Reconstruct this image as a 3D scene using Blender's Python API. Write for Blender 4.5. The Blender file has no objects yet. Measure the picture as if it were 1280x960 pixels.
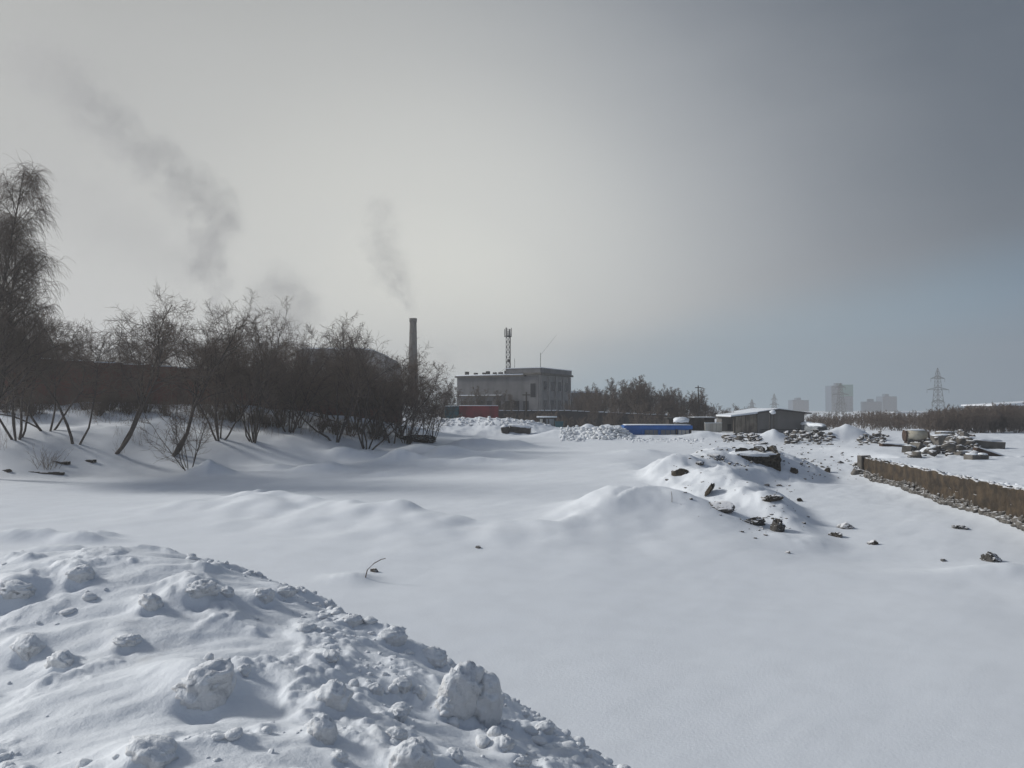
import bpy, bmesh, math, random
import numpy as np
from mathutils import Vector, Matrix

SC = bpy.context.scene
COL = SC.collection
R = math.radians
rnd = random.Random(7)

# ------------------------------------------------------------------ camera
F = 967.0            # focal length in photograph pixels (1280 wide)
CAMZ = 6.0
PITCH = math.atan((510 - 480) / F)
cd = bpy.data.cameras.new('camera'); cam = bpy.data.objects.new('camera', cd); COL.objects.link(cam)
cam.location = (0, 0, CAMZ); cam.rotation_euler = (R(90) + PITCH, 0, 0)
cd.sensor_width = 36; cd.lens = 36 * F / 1280; cd.clip_start = 0.1; cd.clip_end = 9000
SC.camera = cam

# ------------------------------------------------------------------ light
SUN_AZ, SUN_EL = -74.0, 30.0          # degrees left of the view axis, above the horizon
sd = bpy.data.lights.new('sun', 'SUN'); so = bpy.data.objects.new('sun', sd); COL.objects.link(so)
sd.energy = 2.45; sd.angle = R(10.0); sd.color = (1.0, 0.965, 0.91)
sv = Vector((math.sin(R(SUN_AZ)) * math.cos(R(SUN_EL)), math.cos(R(SUN_AZ)) * math.cos(R(SUN_EL)), math.sin(R(SUN_EL))))
so.rotation_euler = sv.to_track_quat('Z', 'Y').to_euler()
so.location = (-30, 30, 60)

SC.view_settings.view_transform = 'Standard'
SC.view_settings.look = 'None'
SC.view_settings.exposure = 0.43
SC.view_settings.gamma = 1.0
SC.cycles.use_denoising = True
SC.cycles.max_bounces = 5
SC.cycles.diffuse_bounces = 3
SC.cycles.glossy_bounces = 2
SC.cycles.volume_bounces = 1
SC.cycles.transparent_max_bounces = 8


class NT:
    """small helper for building node trees"""
    def __init__(s, nt):
        s.nt = nt
    def n(s, t, **kw):
        nd = s.nt.nodes.new(t)
        for k, v in kw.items():
            setattr(nd, k, v)
        return nd
    def put(s, sock, v):
        if isinstance(v, bpy.types.NodeSocket):
            s.nt.links.new(v, sock)
        elif v is not None:
            sock.default_value = v
    def math(s, op, a, b=None, clamp=False):
        nd = s.n('ShaderNodeMath', operation=op, use_clamp=clamp)
        s.put(nd.inputs[0], a)
        if b is not None:
            s.put(nd.inputs[1], b)
        return nd.outputs[0]
    def vmath(s, op, a, b=None):
        nd = s.n('ShaderNodeVectorMath', operation=op)
        s.put(nd.inputs[0], a)
        if b is not None:
            s.put(nd.inputs[1], b)
        return nd.outputs['Value'] if op in ('DOT_PRODUCT', 'LENGTH', 'DISTANCE') else nd.outputs[0]
    def rng(s, v, a, b, c=0.0, d=1.0, interp='SMOOTHSTEP'):
        nd = s.n('ShaderNodeMapRange', interpolation_type=interp)
        s.put(nd.inputs[0], v)
        for i, x in enumerate((a, b, c, d)):
            s.put(nd.inputs[i + 1], x)
        return nd.outputs[0]
    def mix(s, fac, a, b):
        nd = s.n('ShaderNodeMix', data_type='RGBA')
        s.put(nd.inputs[0], fac); s.put(nd.inputs[6], a); s.put(nd.inputs[7], b)
        return nd.outputs[2]
    def noise(s, vec, scale, detail=4.0, rough=0.55):
        nd = s.n('ShaderNodeTexNoise')
        if vec is not None:
            s.put(nd.inputs['Vector'], vec)
        nd.inputs['Scale'].default_value = scale; nd.inputs['Detail'].default_value = detail
        nd.inputs['Roughness'].default_value = rough
        return nd.outputs[0]


def rgba(c):
    return (c[0], c[1], c[2], 1.0)

# ------------------------------------------------------------------ sky
W = bpy.data.worlds.new('World'); SC.world = W; W.use_nodes = True
wt = W.node_tree; wt.nodes.clear(); w = NT(wt)
tc = w.n('ShaderNodeTexCoord').outputs['Generated']
dirn = w.vmath('NORMALIZE', tc)
sky = w.n('ShaderNodeTexSky', sky_type='NISHITA')
sky.sun_disc = False; sky.sun_elevation = R(SUN_EL); sky.sun_rotation = R(SUN_AZ)
sky.air_density = 1.0; sky.dust_density = 3.0; sky.altitude = 200
BG = 0.1


def az_el(a, e):
    return (math.sin(R(a)) * math.cos(R(e)), math.cos(R(a)) * math.cos(R(e)), math.sin(R(e)))


glow = w.vmath('DOT_PRODUCT', dirn, az_el(-6, 3))
warm = w.vmath('DOT_PRODUCT', dirn, az_el(-48, 22))
cr = w.n('ShaderNodeValToRGB')
w.put(cr.inputs[0], w.rng(glow, -0.1, 1.0, 0, 1, 'LINEAR'))
els = cr.color_ramp.elements
stops = [(0.0, (0.075, 0.098, 0.145)), (0.60, (0.046, 0.062, 0.086)), (0.80, (0.060, 0.076, 0.096)), (0.88, (0.165, 0.18, 0.20)),
         (0.935, (0.33, 0.342, 0.348)), (0.98, (0.60, 0.60, 0.56)), (1.0, (0.80, 0.79, 0.70))]
els[0].position, els[0].color = 0.0, rgba(stops[0][1])
els[1].position, els[1].color = 1.0, rgba(stops[-1][1])
cr.color_ramp.interpolation = 'B_SPLINE'
for p_, c_ in stops[1:-1]:
    e_ = els.new(p_); e_.color = rgba(c_)
veil = w.mix(w.rng(warm, 0.55, 1.0, 0, 0.45), cr.outputs[0], (0.40, 0.385, 0.325, 1))
# thin unevenness of the high veil
stretch = w.vmath('MULTIPLY', dirn, (1.4, 1.4, 4.0))
cl = w.noise(stretch, 1.6, 5.0, 0.55)
veil = w.mix(w.rng(cl, 0.35, 0.75, 0.0, 0.10), veil, (0.45, 0.46, 0.47, 1))
# lower edge of the veil: a great circle that rises towards the right; clearer bluish air beneath it
edge = w.vmath('DOT_PRODUCT', dirn, (-0.2326, -0.030, 1.0))
edge = w.math('ADD', edge, w.math('MULTIPLY', w.math('SUBTRACT', w.noise(dirn, 5.0, 3.0), 0.5), 0.03))
clear = w.mix(w.rng(glow, 0.6, 1.0), (0.006, 0.058, 0.135, 1), (0.22, 0.37, 0.46, 1))
vm = w.rng(edge, -0.045, 0.06)
skyc = w.mix(vm, clear, veil)
skyc = w.mix(0.07, w.vmath('MULTIPLY', skyc, (1 / BG,) * 3), sky.outputs[0])
bg = w.n('ShaderNodeBackground'); w.put(bg.inputs[0], skyc); bg.inputs[1].default_value = BG
wo = w.n('ShaderNodeOutputWorld'); wt.links.new(bg.outputs[0], wo.inputs[0])

# ------------------------------------------------------------------ tiny toolbox


def P(px, py, d):
    """world point on the sight line of photograph pixel (px, py) at distance d ahead"""
    u, v = px - 640.0, 480.0 - py
    c, s = math.cos(PITCH), math.sin(PITCH)
    y = F * c - v * s; z = F * s + v * c
    return Vector((u / y * d, d, CAMZ + z / y * d))


def perlin(x, y, seed=0):
    x = np.asarray(x, float); y = np.asarray(y, float)
    xi = np.floor(x).astype(np.int64); yi = np.floor(y).astype(np.int64)
    xf = x - xi; yf = y - yi
    def g(ix, iy, dx, dy):
        h = (ix * 374761393 + iy * 668265263 + seed * 974634777) & 0x7fffffff
        h = ((h ^ (h >> 13)) * 1274126177) & 0x7fffffff
        a = ((h ^ (h >> 16)) & 4095) * (2 * math.pi / 4096)
        return np.cos(a) * dx + np.sin(a) * dy
    u = xf * xf * xf * (xf * (xf * 6 - 15) + 10); v = yf * yf * yf * (yf * (yf * 6 - 15) + 10)
    a = g(xi, yi, xf, yf); b = g(xi + 1, yi, xf - 1, yf)
    c = g(xi, yi + 1, xf, yf - 1); d = g(xi + 1, yi + 1, xf - 1, yf - 1)
    return (a + (b - a) * u) * (1 - v) + (c + (d - c) * u) * v


def fbm(x, y, sc, oct=4, seed=0, gain=0.5):
    t = 0; a = 1.0; f = 1.0 / sc
    for o in range(oct):
        t = t + a * perlin(x * f, y * f, seed + o * 17); a *= gain; f *= 2.03
    return t


def ridged(x, y, sc, oct=4, seed=0):
    t = 0; a = 1.0; f = 1.0 / sc
    for o in range(oct):
        t = t + a * (1 - 2.2 * np.abs(perlin(x * f, y * f, seed + o * 13))); a *= 0.5; f *= 2.07
    return t * 0.5


def perlin3(p, seed=0):
    return (perlin(p[:, 0] + 3.1 * p[:, 2], p[:, 1] - 1.7 * p[:, 2], seed) + perlin(p[:, 1] + 2.3 * p[:, 0], p[:, 2] - 1.3 * p[:, 0], seed + 5)
            + perlin(p[:, 2] + 1.9 * p[:, 1], p[:, 0] - 2.1 * p[:, 1], seed + 9)) * 0.6


def sst(x, a, b):
    t = np.clip((x - a) / (b - a), 0, 1); return t * t * (3 - 2 * t)


def smax(a, b, k):
    h = np.clip(0.5 + 0.5 * (a - b) / k, 0, 1); return b + (a - b) * h + k * h * (1 - h)


def mesh_np(name, V, Q, mat, parent=None, smooth=True, link=True):
    """one mesh object from a vertex array and an array of quads (or triangles)"""
    me = bpy.data.meshes.new(name)
    V = np.asarray(V, np.float32); Q = np.asarray(Q, np.int32); k = Q.shape[1]
    me.vertices.add(len(V)); me.vertices.foreach_set('co', V.ravel())
    me.loops.add(Q.size); me.loops.foreach_set('vertex_index', Q.ravel())
    me.polygons.add(len(Q)); me.polygons.foreach_set('loop_start', np.arange(0, Q.size, k, dtype=np.int32))
    me.polygons.foreach_set('loop_total', np.full(len(Q), k, np.int32))
    me.polygons.foreach_set('use_smooth', np.full(len(Q), smooth, bool))
    me.materials.append(mat); me.update(calc_edges=True); me.validate()
    o = bpy.data.objects.new(name, me)
    if link:
        COL.objects.link(o)
    if parent:
        o.parent = parent
    return o


class MB:
    """collects shapes that become ONE mesh"""
    def __init__(s):
        s.v = []; s.f = []
    def add(s, vs, fs):
        b = len(s.v); s.v += [tuple(v) for v in vs]; s.f += [tuple(i + b for i in f) for f in fs]
    def box(s, x0, x1, y0, y1, z0, z1, M=None):
        vs = [Vector((x, y, z)) for z in (z0, z1) for y in (y0, y1) for x in (x0, x1)]
        if M is not None:
            vs = [M @ v for v in vs]
        s.add(vs, [(0, 2, 3, 1), (4, 5, 7, 6), (0, 1, 5, 4), (2, 6, 7, 3), (0, 4, 6, 2), (1, 3, 7, 5)])
        return s
    def bar(s, a, b, r, n=6, r2=None):
        a = Vector(a); b = Vector(b); r2 = r if r2 is None else r2
        t = (b - a).normalized(); u = t.cross(Vector((0, 0, 1)) if abs(t.z) < 0.9 else Vector((1, 0, 0))).normalized(); q = t.cross(u)
        vs = []
        for c, rr in ((a, r), (b, r2)):
            for i in range(n):
                an = 2 * math.pi * i / n; vs.append(c + (u * math.cos(an) + q * math.sin(an)) * rr)
        fs = [(i, (i + 1) % n, n + (i + 1) % n, n + i) for i in range(n)] + [tuple(range(n))[::-1], tuple(range(n, 2 * n))]
        s.add(vs, fs); return s
    def prism(s, prof, y0, y1):
        """profile in x,z pushed along y"""
        n = len(prof)
        vs = [(x, y0, z) for x, z in prof] + [(x, y1, z) for x, z in prof]
        s.add(vs, [tuple(range(n)), tuple(range(n, 2 * n))[::-1]] + [(i, n + i, n + (i + 1) % n, (i + 1) % n) for i in range(n)])
        return s
    def build(s, name, mat, parent=None, smooth=False, bevel=0.0):
        me = bpy.data.meshes.new(name); me.from_pydata(s.v, [], s.f); me.materials.append(mat)
        bm = bmesh.new(); bm.from_mesh(me); bmesh.ops.recalc_face_normals(bm, faces=bm.faces)
        if bevel:
            bmesh.ops.bevel(bm, geom=bm.edges[:], offset=bevel, segments=1, affect='EDGES')
        bm.to_mesh(me); bm.free()
        if smooth:
            me.polygons.foreach_set('use_smooth', [True] * len(me.polygons))
        o = bpy.data.objects.new(name, me); COL.objects.link(o)
        if parent:
            o.parent = parent
        return o


def tag(o, label, cat, group=None):
    o['label'] = label; o['category'] = cat
    if group:
        o['group'] = group
    return o


def kind(o, k):
    o['kind'] = k; return o


def thing(name, label, cat, loc=(0, 0, 0), rz=0.0, group=None):
    o = bpy.data.objects.new(name, None); COL.objects.link(o)
    o.location = loc; o.rotation_euler = (0, 0, rz); o.empty_display_size = 0.3
    return tag(o, label, cat, group)


def dup(root, loc, rz, sc, label, group=None):
    r = root.copy(); COL.objects.link(r); r.location = loc; r.rotation_euler = (0, 0, rz); r.scale = sc
    r['label'] = label
    if group:
        r['group'] = group
    elif 'group' in r:
        del r['group']
    for ch in root.children:
        c = ch.copy(); COL.objects.link(c); c.parent = r
    return r

# ------------------------------------------------------------------ materials


def new_mat(name):
    m = bpy.data.materials.new(name); m.use_nodes = True
    t = m.node_tree; t.nodes.clear(); h = NT(t)
    b = h.n('ShaderNodeBsdfPrincipled'); o = h.n('ShaderNodeOutputMaterial'); t.links.new(b.outputs[0], o.inputs[0])
    return m, h, b


def mat(name, c1, c2=None, scale=1.0, rough=0.85, bump=0.0, bscale=None, metal=0.0, snow=None, streak=None):
    """noise-mottled paint / stone / wood; snow=(threshold, width) lays snow on faces that look up"""
    m, h, b = new_mat(name)
    pos = h.n('ShaderNodeTexCoord').outputs['Object']
    c2 = c2 or tuple(x * 0.7 for x in c1)
    f = h.rng(h.noise(pos, scale, 6.0, 0.6), 0.32, 0.68)
    col = h.mix(f, rgba(c1), rgba(c2))
    if streak:
        sv_ = h.vmath('MULTIPLY', pos, (streak[0], streak[0], streak[0] * 0.12))
        col = h.mix(h.rng(h.noise(sv_, 1.0, 5.0, 0.6), 0.45, 0.7, 0, streak[2]), col, rgba(streak[1]))
    if snow:
        nz = h.n('ShaderNodeSeparateXYZ'); h.put(nz.inputs[0], h.n('ShaderNodeNewGeometry').outputs['Normal'])
        nn = h.noise(pos, snow[2] if len(snow) > 2 else 3.0, 4.0)
        k = h.math('ADD', nz.outputs[2], h.math('MULTIPLY', h.math('SUBTRACT', nn, 0.5), 0.9))
        col = h.mix(h.rng(k, snow[0], snow[0] + snow[1]), col, (0.80, 0.82, 0.85, 1))
    h.put(b.inputs['Base Color'], col)
    b.inputs['Roughness'].default_value = rough; b.inputs['Metallic'].default_value = metal
    b.inputs['Specular IOR Level'].default_value = 0.3
    if bump:
        bp = h.n('ShaderNodeBump'); bp.inputs['Strength'].default_value = 0.9; bp.inputs['Distance'].default_value = bump
        h.put(bp.inputs['Height'], h.noise(pos, bscale or scale * 4, 8.0, 0.65)); h.put(b.inputs['Normal'], bp.outputs[0])
    return m


def snow_mat(name, dirt=0.0, fine=0.006, coarse=0.02, tint=(0.785, 0.833, 0.89), top=False):
    m, h, b = new_mat(name)
    pos = h.n('ShaderNodeTexCoord').outputs['Object']
    n1 = h.noise(pos, 0.9, 6.0, 0.6); n2 = h.noise(pos, 7.0, 5.0, 0.6)
    col = h.mix(h.rng(n1, 0.35, 0.7), rgba(tint), rgba(tuple(c * 0.955 for c in tint)))
    if dirt:
        d = h.math('MULTIPLY', h.rng(n1, 0.45, 0.75), h.rng(n2, 0.45, 0.72))
        col = h.mix(h.math('MULTIPLY', d, dirt), col, (0.46, 0.45, 0.43, 1))
    if top:       # fresh snow lies on whatever looks up
        nz = h.n('ShaderNodeSeparateXYZ'); h.put(nz.inputs[0], h.n('ShaderNodeNewGeometry').outputs['Normal'])
        k = h.math('ADD', nz.outputs[2], h.math('MULTIPLY', h.math('SUBTRACT', n2, 0.5), 0.8))
        col = h.mix(h.rng(k, 0.15, 0.55), col, (0.80, 0.84, 0.885, 1))
    h.put(b.inputs['Base Color'], col); b.inputs['Roughness'].default_value = 0.72
    b.inputs['Specular IOR Level'].default_value = 0.25
    hgt = h.math('ADD', h.math('MULTIPLY', h.noise(pos, 14.0, 6.0, 0.6), coarse), h.math('MULTIPLY', h.noise(pos, 90.0, 3.0, 0.6), fine))
    bp = h.n('ShaderNodeBump'); bp.inputs['Strength'].default_value = 1.0; bp.inputs['Distance'].default_value = 1.0
    h.put(bp.inputs['Height'], hgt); h.put(b.inputs['Normal'], bp.outputs[0])
    return m


M_snow = snow_mat('snow', 0.0, 0.002, 0.007)
M_heap = snow_mat('ploughed_snow', 0.30, 0.002, 0.012)
M_chunk = snow_mat('frozen_snow', 0.75, 0.004, 0.03, (0.74, 0.755, 0.77), True)
M_cap = snow_mat('snow_cap', 0.0, 0.001, 0.01)
M_bark = mat('bark', (0.06, 0.05, 0.044), (0.10, 0.088, 0.08), 3.0, 0.95)
M_twig = mat('twig', (0.125, 0.098, 0.080), (0.17, 0.138, 0.115), 2.0, 0.95)
M_birch = mat('birch_bark', (0.10, 0.09, 0.08), (0.035, 0.03, 0.028), 2.0, 0.9)
M_soil = mat('frozen_soil', (0.030, 0.026, 0.020), (0.075, 0.062, 0.045), 2.2, 0.95, 0.06, 5, snow=(0.62, 0.25, 4.0))
M_soilc = mat('frozen_soil_face', (0.030, 0.026, 0.020), (0.085, 0.072, 0.052), 2.6, 0.95, 0.08, 6, snow=(0.85, 0.2, 4.0))
M_rock = mat('rock', (0.05, 0.047, 0.043), (0.10, 0.095, 0.088), 2.0, 0.9, 0.05, 6, snow=(0.62, 0.2, 3.0))
M_conc = mat('concrete', (0.17, 0.16, 0.145), (0.10, 0.093, 0.083), 1.2, 0.9, 0.02, 6, snow=(0.72, 0.15, 2.0))
M_wallc = mat('earthy_concrete', (0.095, 0.070, 0.046), (0.036, 0.030, 0.024), 1.5, 0.95, 0.10, 4.0, snow=(0.7, 0.2, 4.0), streak=(1.6, (0.034, 0.028, 0.021), 0.65))
M_wood = mat('weathered_wood', (0.05, 0.042, 0.034), (0.028, 0.024, 0.02), 3.0, 0.9, snow=(0.85, 0.15, 3.0))
M_brick = mat('red_brown_brick', (0.21, 0.085, 0.062), (0.15, 0.085, 0.066), 0.25, 0.95, streak=(0.8, (0.09, 0.07, 0.058), 0.6))
M_dark = mat('dark_plaster', (0.06, 0.058, 0.055), (0.045, 0.043, 0.042), 0.3, 0.9)

# ------------------------------------------------------------------ terrain heights
WALL_A = (27.9, 61.0); WALL_B = (24.4, 36.8)
WSL = (WALL_A[0] - WALL_B[0]) / (WALL_A[1] - WALL_B[1])


def wall_x(y):
    return WALL_B[0] + WSL * (y - WALL_B[1])


def pl_dist(x, y, pts):
    """distance to a polyline, interpolated z on it and signed side (+ = beyond, away from the camera)"""
    best = np.full(np.shape(x), 1e9); zz = np.zeros(np.shape(x)); sg = np.zeros(np.shape(x))
    for a, b in zip(pts[:-1], pts[1:]):
        dx, dy = b[0] - a[0], b[1] - a[1]; L2 = dx * dx + dy * dy
        t = np.clip(((x - a[0]) * dx + (y - a[1]) * dy) / L2, 0, 1)
        ex, ey = x - (a[0] + t * dx), y - (a[1] + t * dy); d = np.hypot(ex, ey)
        m = d < best
        best = np.where(m, d, best); zz = np.where(m, a[2] + t * (b[2] - a[2]), zz); sg = np.where(m, dx * ey - dy * ex, sg)
    return best, zz, sg


FOOT = [(-80, 46, 0), (-38.6, 58, 0), (-16.4, 67, 0), (-8.3, 80, 0), (-2, 100, 0)]
SPOIL = [(13.0, 34.0, 0.4), (12.4, 39.5, 1.25), (12.2, 43.0, 1.75), (12.0, 46.5, 1.75), (11.4, 51, 1.75), (13.6, 56, 2.2), (17.0, 62.0, 2.75), (19.6, 62.2, 2.7)]
PLOUGH = [(-16, 108, 3.6), (-11.5, 112, 4.2), (-6, 113, 4.2), (-2, 112, 4.4), (3, 112, 3.9), (7, 112, 3.0), (11, 112, 2.7), (15, 106, 2.5)]
DRIFT = [(-15.5, 43.0, 0.15), (-14, 41.0, 0.55), (-11.5, 40.0, 0.62), (-8, 37.5, 0.55), (-5, 36.0, 0.62), (-1.7, 33.7, 0.4), (2.0, 33.2, 0.25), (4.5, 36, 0.2)]
# bumps: px, py of the crest, distance, height, size across, size in depth
BUMPS = [(757, 622, 38, 0.80, 1.7, 2.6), (790, 622, 38.5, 0.62, 1.9, 2.8), (828, 626, 38.5, 0.45, 1.5, 2.6), (860, 632, 37.5, 0.50, 1.7, 2.4), (720, 640, 36, 0.25, 1.4, 2.0), (905, 640, 37, 0.3, 1.6, 2.0), (868, 582, 52, 0.2, 1.6, 1.8), (836, 588, 52, 0.5, 1.4, 1.2), (825, 580, 57, 0.45, 1.6, 1.4), (262, 566, 62, 1.1, 1.6, 1.2), (410, 582, 66, 0.55, 1.6, 1.0), (540, 583, 67, 0.5, 2.2, 1.0), (620, 576, 73, 0.45, 2.6, 1.4), (640, 562, 84, 0.7, 2.4, 2.0), (345, 580, 66, 0.4, 1.8, 0.9), (480, 592, 60, 0.3, 2.0, 0.8), (800, 574, 72, 0.4, 2.2, 1.6), (815, 600, 55, 0.25, 1.2, 1.0), (790, 588, 62, 0.2, 1.4, 1.0), (310, 634, 39, 0.25, 1.6, 0.5), (440, 634, 37.5, 0.18, 1.3, 0.8), (505, 640, 36, 0.18, 1.3, 0.8), (555, 648, 34.5, 0.14, 1.3, 0.8), (325, 617, 43, 0.5, 0.7, 0.5),
         (372, 622, 41.5, 0.45, 0.9, 0.7), (438, 572, 72, 0.9, 2.4, 1.0), (500, 580, 69, 1.2, 2.2, 1.0), (560, 574, 74, 1.0, 2.4, 1.2), (590, 560, 84, 0.9, 2.6, 2.0), (400, 586, 64, 0.6, 2.6, .8), (600, 584, 66, .6, 2.6, .8), (525, 566, 78, .9, 2.2, 1.2),
         (470, 566, 74, 0.6, 2.2, 1.5), (965, 548, 92, 1.5, 2.0, 1.4), (1060, 540, 96, 1.5, 2.8, 2.0), (1030, 546, 95, 0.7, 2.4, 2.0), (760, 548, 100, 1.6, 2.3, 1.8),
         (735, 546, 104, 1.5, 2.0, 1.6), (812, 552, 98, 0.35, 1.8, 1.4), (776, 548, 100, 0.5, 1.2, 1.4), (700, 548, 101, 0.9, 3.0, 2.0), (30, 660, 31, 0.55, 2.2, 0.4),
         (105, 662, 30.5, 0.40, 1.2, 0.32), (70, 676, 28.5, 0.35, 1.8, 0.3), (125, 655, 31.5, .3, .8, .3), (1245, 700, 28.5, 0.35, 2.2, 0.8), (1000, 680, 33, 0.25, 1.5, 1.2), (905, 603, 46, 0.5, 1.0, 1.2),
         (965, 640, 39, 0.4, 1.0, 1.5), (850, 583, 53, 0.2, 1.0, 1.2), (440, 729, 25, 0.20, 0.8, 0.5), (880, 548, 100, 0.8, 2.5, 1.2), (1000, 600, 55, 0.25, 2, 1.0)]
BUMPW = [(P(a, b, d).x, d, h, sx, sy) for a, b, d, h, sx, sy in BUMPS]


def H(x, y):
    x = np.asarray(x, float); y = np.asarray(y, float); yb = np.maximum(y, 0)
    base = np.interp(yb, [0, 13, 25, 34, 42, 60, 80, 100, 130, 300, 900, 1800], [-.8, -.35, .3, .85, 1.0, 1.05, 1.7, 2.2, 2.3, 2.0, 1.0, 0.0])  # near stretch sloped up ahead, shaped so the foreground gets less sun
    # the sunken pit on the right
    pitf = np.interp(yb, [0, 13, 24, 28, 31, 40, 58, 72, 100], [-.8, -.35, .4, .5, .2, .3, .45, 1.85, 2.2])
    k = sst(x, 8.5, 14.5) * (1 - sst(yb, 66, 80))
    z = base + (pitf - base) * k
    # ledge behind the retaining wall
    up = 2.05 + 0.0 * x
    wx = wall_x(yb)
    led = sst(x, wx + 0.12, wx + 0.40) * (1 - sst(yb, 60.9, 61.5))
    led2 = sst(x, wx + 0.4 + (yb - 61) * -0.15, wx + 3.0) * sst(yb, 60.9, 61.5) * (1 - sst(yb, 75, 90))
    led = np.maximum(led, led2) * (y > 5)
    z = z + (up - z) * led
    flat = np.ones_like(z)
    # left bank with the trees
    d, _, sg = pl_dist(x, y, FOOT)
    s = np.where(sg > 0, d, -d)
    A = np.interp(x, [-45, -33, -24, -16, -10, -4], [3.5, 3.3, 2.4, 1.5, .5, 0.0]); B = np.interp(x, [-50, -40, -30, -20, -8], [1.2, 1.1, .9, .6, 0.1])
    z = z + 0.38 * fbm(x, y, 4.5, 3, 37) * sst(s, 5, 12) * (x < -4) * (1 - sst(s, 30, 40))
    z = z + A * sst(s + 0.7 * fbm(x, y, 6, 2, 31), -0.6, 9.5) + B * sst(s, 9, 17)
    # spoil heap by the pit
    n_sp = ridged(x, y, 3.2, 4, 51) * 0.52 + fbm(x, y, 1.1, 3, 55) * 0.10
    d, zz, sg = pl_dist(x, y, SPOIL)
    dr = np.sqrt(d * d + 1.6) - 1.26; hs = zz - dr * 0.46 + n_sp * sst(zz - dr * 0.46, 0.2, 1.2)
    z = smax(z, hs, 0.35)
    # ploughed bank in front of the containers
    d, zz, sg = pl_dist(x, y, PLOUGH)
    hp = zz - np.where(sg > 0, d * 0.45, d * 0.23) + ridged(x, y, 4.5, 5, 61) * 0.45 + fbm(x, y, 1.0, 3, 65) * 0.16
    z = smax(z, hp, 0.3)
    # drift crest across the field
    d, zz, sg = pl_dist(x, y, DRIFT)
    z = z + 1.15 * zz * np.where(sg < 0, np.exp(-(d / 4.2) ** 1.5), np.exp(-(d / 0.8) ** 2)) * (1 + 0.75 * fbm(x, y, 3.0, 2, 71))
    for bx, by, hh, sx, sy in BUMPW:
        m = (np.abs(x - bx) < sx * 3) & (np.abs(y - by) < sy * 3)
        if np.any(m):
            xm, ym = x[m], y[m]; q = ((xm - bx) / sx) ** 2 + ((ym - by) / sy) ** 2
            z[m] += hh * np.exp(-q) * (1 + (0.12 if sy >= 2.4 else 0.35) * fbm(xm, ym, max(sx * 0.8, 0.5), 3, int(abs(bx) * 7) % 91))
    # unevenness: soft wind drifts near, churned snow on the far plain and on the right
    z = z - 0.045 * np.clip(x, -5, 16) * (1 - sst(yb, 22, 40)) + 0.030 * np.clip(x + 4, -14, 12) * sst(yb, 40, 50) * (1 - sst(yb, 68, 85)) * (1 - k)  # added tilts: near snow leans off the sun to darken, mid field leans in
    z = z + 0.24 * np.exp(-((wx - x) / 1.1) ** 2) * (x < wx + .1) * (yb < 61) * (yb > 8) * (1 + 0.9 * perlin(yb / 3.1, yb * 0 + .3, 8))
    rgh = np.clip(sst(yb, 85, 104) * 0.5 + sst(x, 15, 24) * sst(yb, 33, 60) * 0.55 * (1 - led) + led * 0.45, 0, 1) * (1 - sst(yb, 200, 400))
    z = z + fbm(x, y, 14, 3, 3) * 0.16 * sst(yb, 6, 30)
    xr, yr = 0.72 * x + 0.69 * y, -0.69 * x + 0.72 * y
    z = z + fbm(xr / 3.2, yr, 1.7, 3, 9) * 0.011 * (1 + 3.5 * sst(yb, 27, 38)) + fbm(xr / 5.0, yr, 0.55, 2, 19) * 0.004
    z = z + rgh * (ridged(x, y, 2.6, 4, 81) * 0.13 + fbm(x, y, 0.9, 3, 85) * 0.10)
    z = z + (1 - sst(yb, 300, 900)) * 0 - 0.35 * sst(yb, 95, 140) * sst(x, 35, 70)
    return z


def Hs(x, y):
    return float(H(np.array([x]), np.array([y]))[0])

# ------------------------------------------------------------------ foreground heap (heights through control points)
HP = [(-260, 760, 8.0), (-120, 735, 8.0), (0, 712, 8.2), (90, 698, 8.5), (200, 688, 8.6), (270, 706, 8.3), (330, 728, 8.0), (400, 760, 7.6), (470, 794, 7.2), (560, 842, 6.8), (640, 894, 6.3), (700, 930, 6.0), (760, 964, 5.8), (850, 1020, 5.4),
      (-260, 960, 4.4), (0, 960, 4.2), (200, 960, 4.0), (400, 960, 4.15), (560, 960, 4.6), (660, 960, 5.2), (0, 830, 5.7), (130, 800, 6.0), (220, 830, 5.5), (330, 810, 6.1), (420, 870, 5.3), (520, 890, 5.5), (-150, 850, 5.6), (560, 905, 5.6), (300, 900, 4.7), (100, 880, 4.9)]
hp_pts = [tuple(P(*a)) for a in HP]
for (a, b) in (((-260, 760, 8.0), (-3, 9)), ((0, 712, 8.2), (-2, 10)), ((200, 688, 8.6), (.5, 10)), ((330, 728, 8.0), (3, 8)), ((470, 794, 7.2), (6, 7)), ((640, 894, 6.3), (8, 5.)), ((760, 964, 5.8), (9, 3)), ((850, 1020, 5.4), (9, 2))):
    p0 = P(*a); dv = Vector((b[0], b[1], 0)).normalized()
    for L_, dz in ((0.8, 0.5), (2.0, 1.5), (3.6, 2.9)):
        hp_pts.append((p0.x + dv.x * L_, p0.y + dv.y * L_, p0.z - dz))
hp_pts += [(0, 0.5, 4.35), (-2, 0.5, 4.35), (-4.5, 1, 4.3), (2, 0.5, 3.9), (0.6, 2.5, 4.15), (2.4, 3, 3.3), (-7, 3, 4.2), (-8, 6, 4.1), (-10, 4, 4.0), (4, 1.0, 2.9), (0, -1.5, 4.3), (-3, -2, 4.2), (3, -1.5, 3.6)]
hp_pts = np.array(hp_pts)


def tps(r):
    return r * r * np.log(r + 1e-9)


_n = len(hp_pts)
_K = tps(np.hypot(hp_pts[:, None, 0] - hp_pts[None, :, 0], hp_pts[:, None, 1] - hp_pts[None, :, 1])) + np.eye(_n) * 0.15
_Q = np.c_[np.ones(_n), hp_pts[:, :2]]
_w = np.linalg.solve(np.block([[_K, _Q], [_Q.T, np.zeros((3, 3))]]), np.r_[hp_pts[:, 2], 0, 0, 0])

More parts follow.
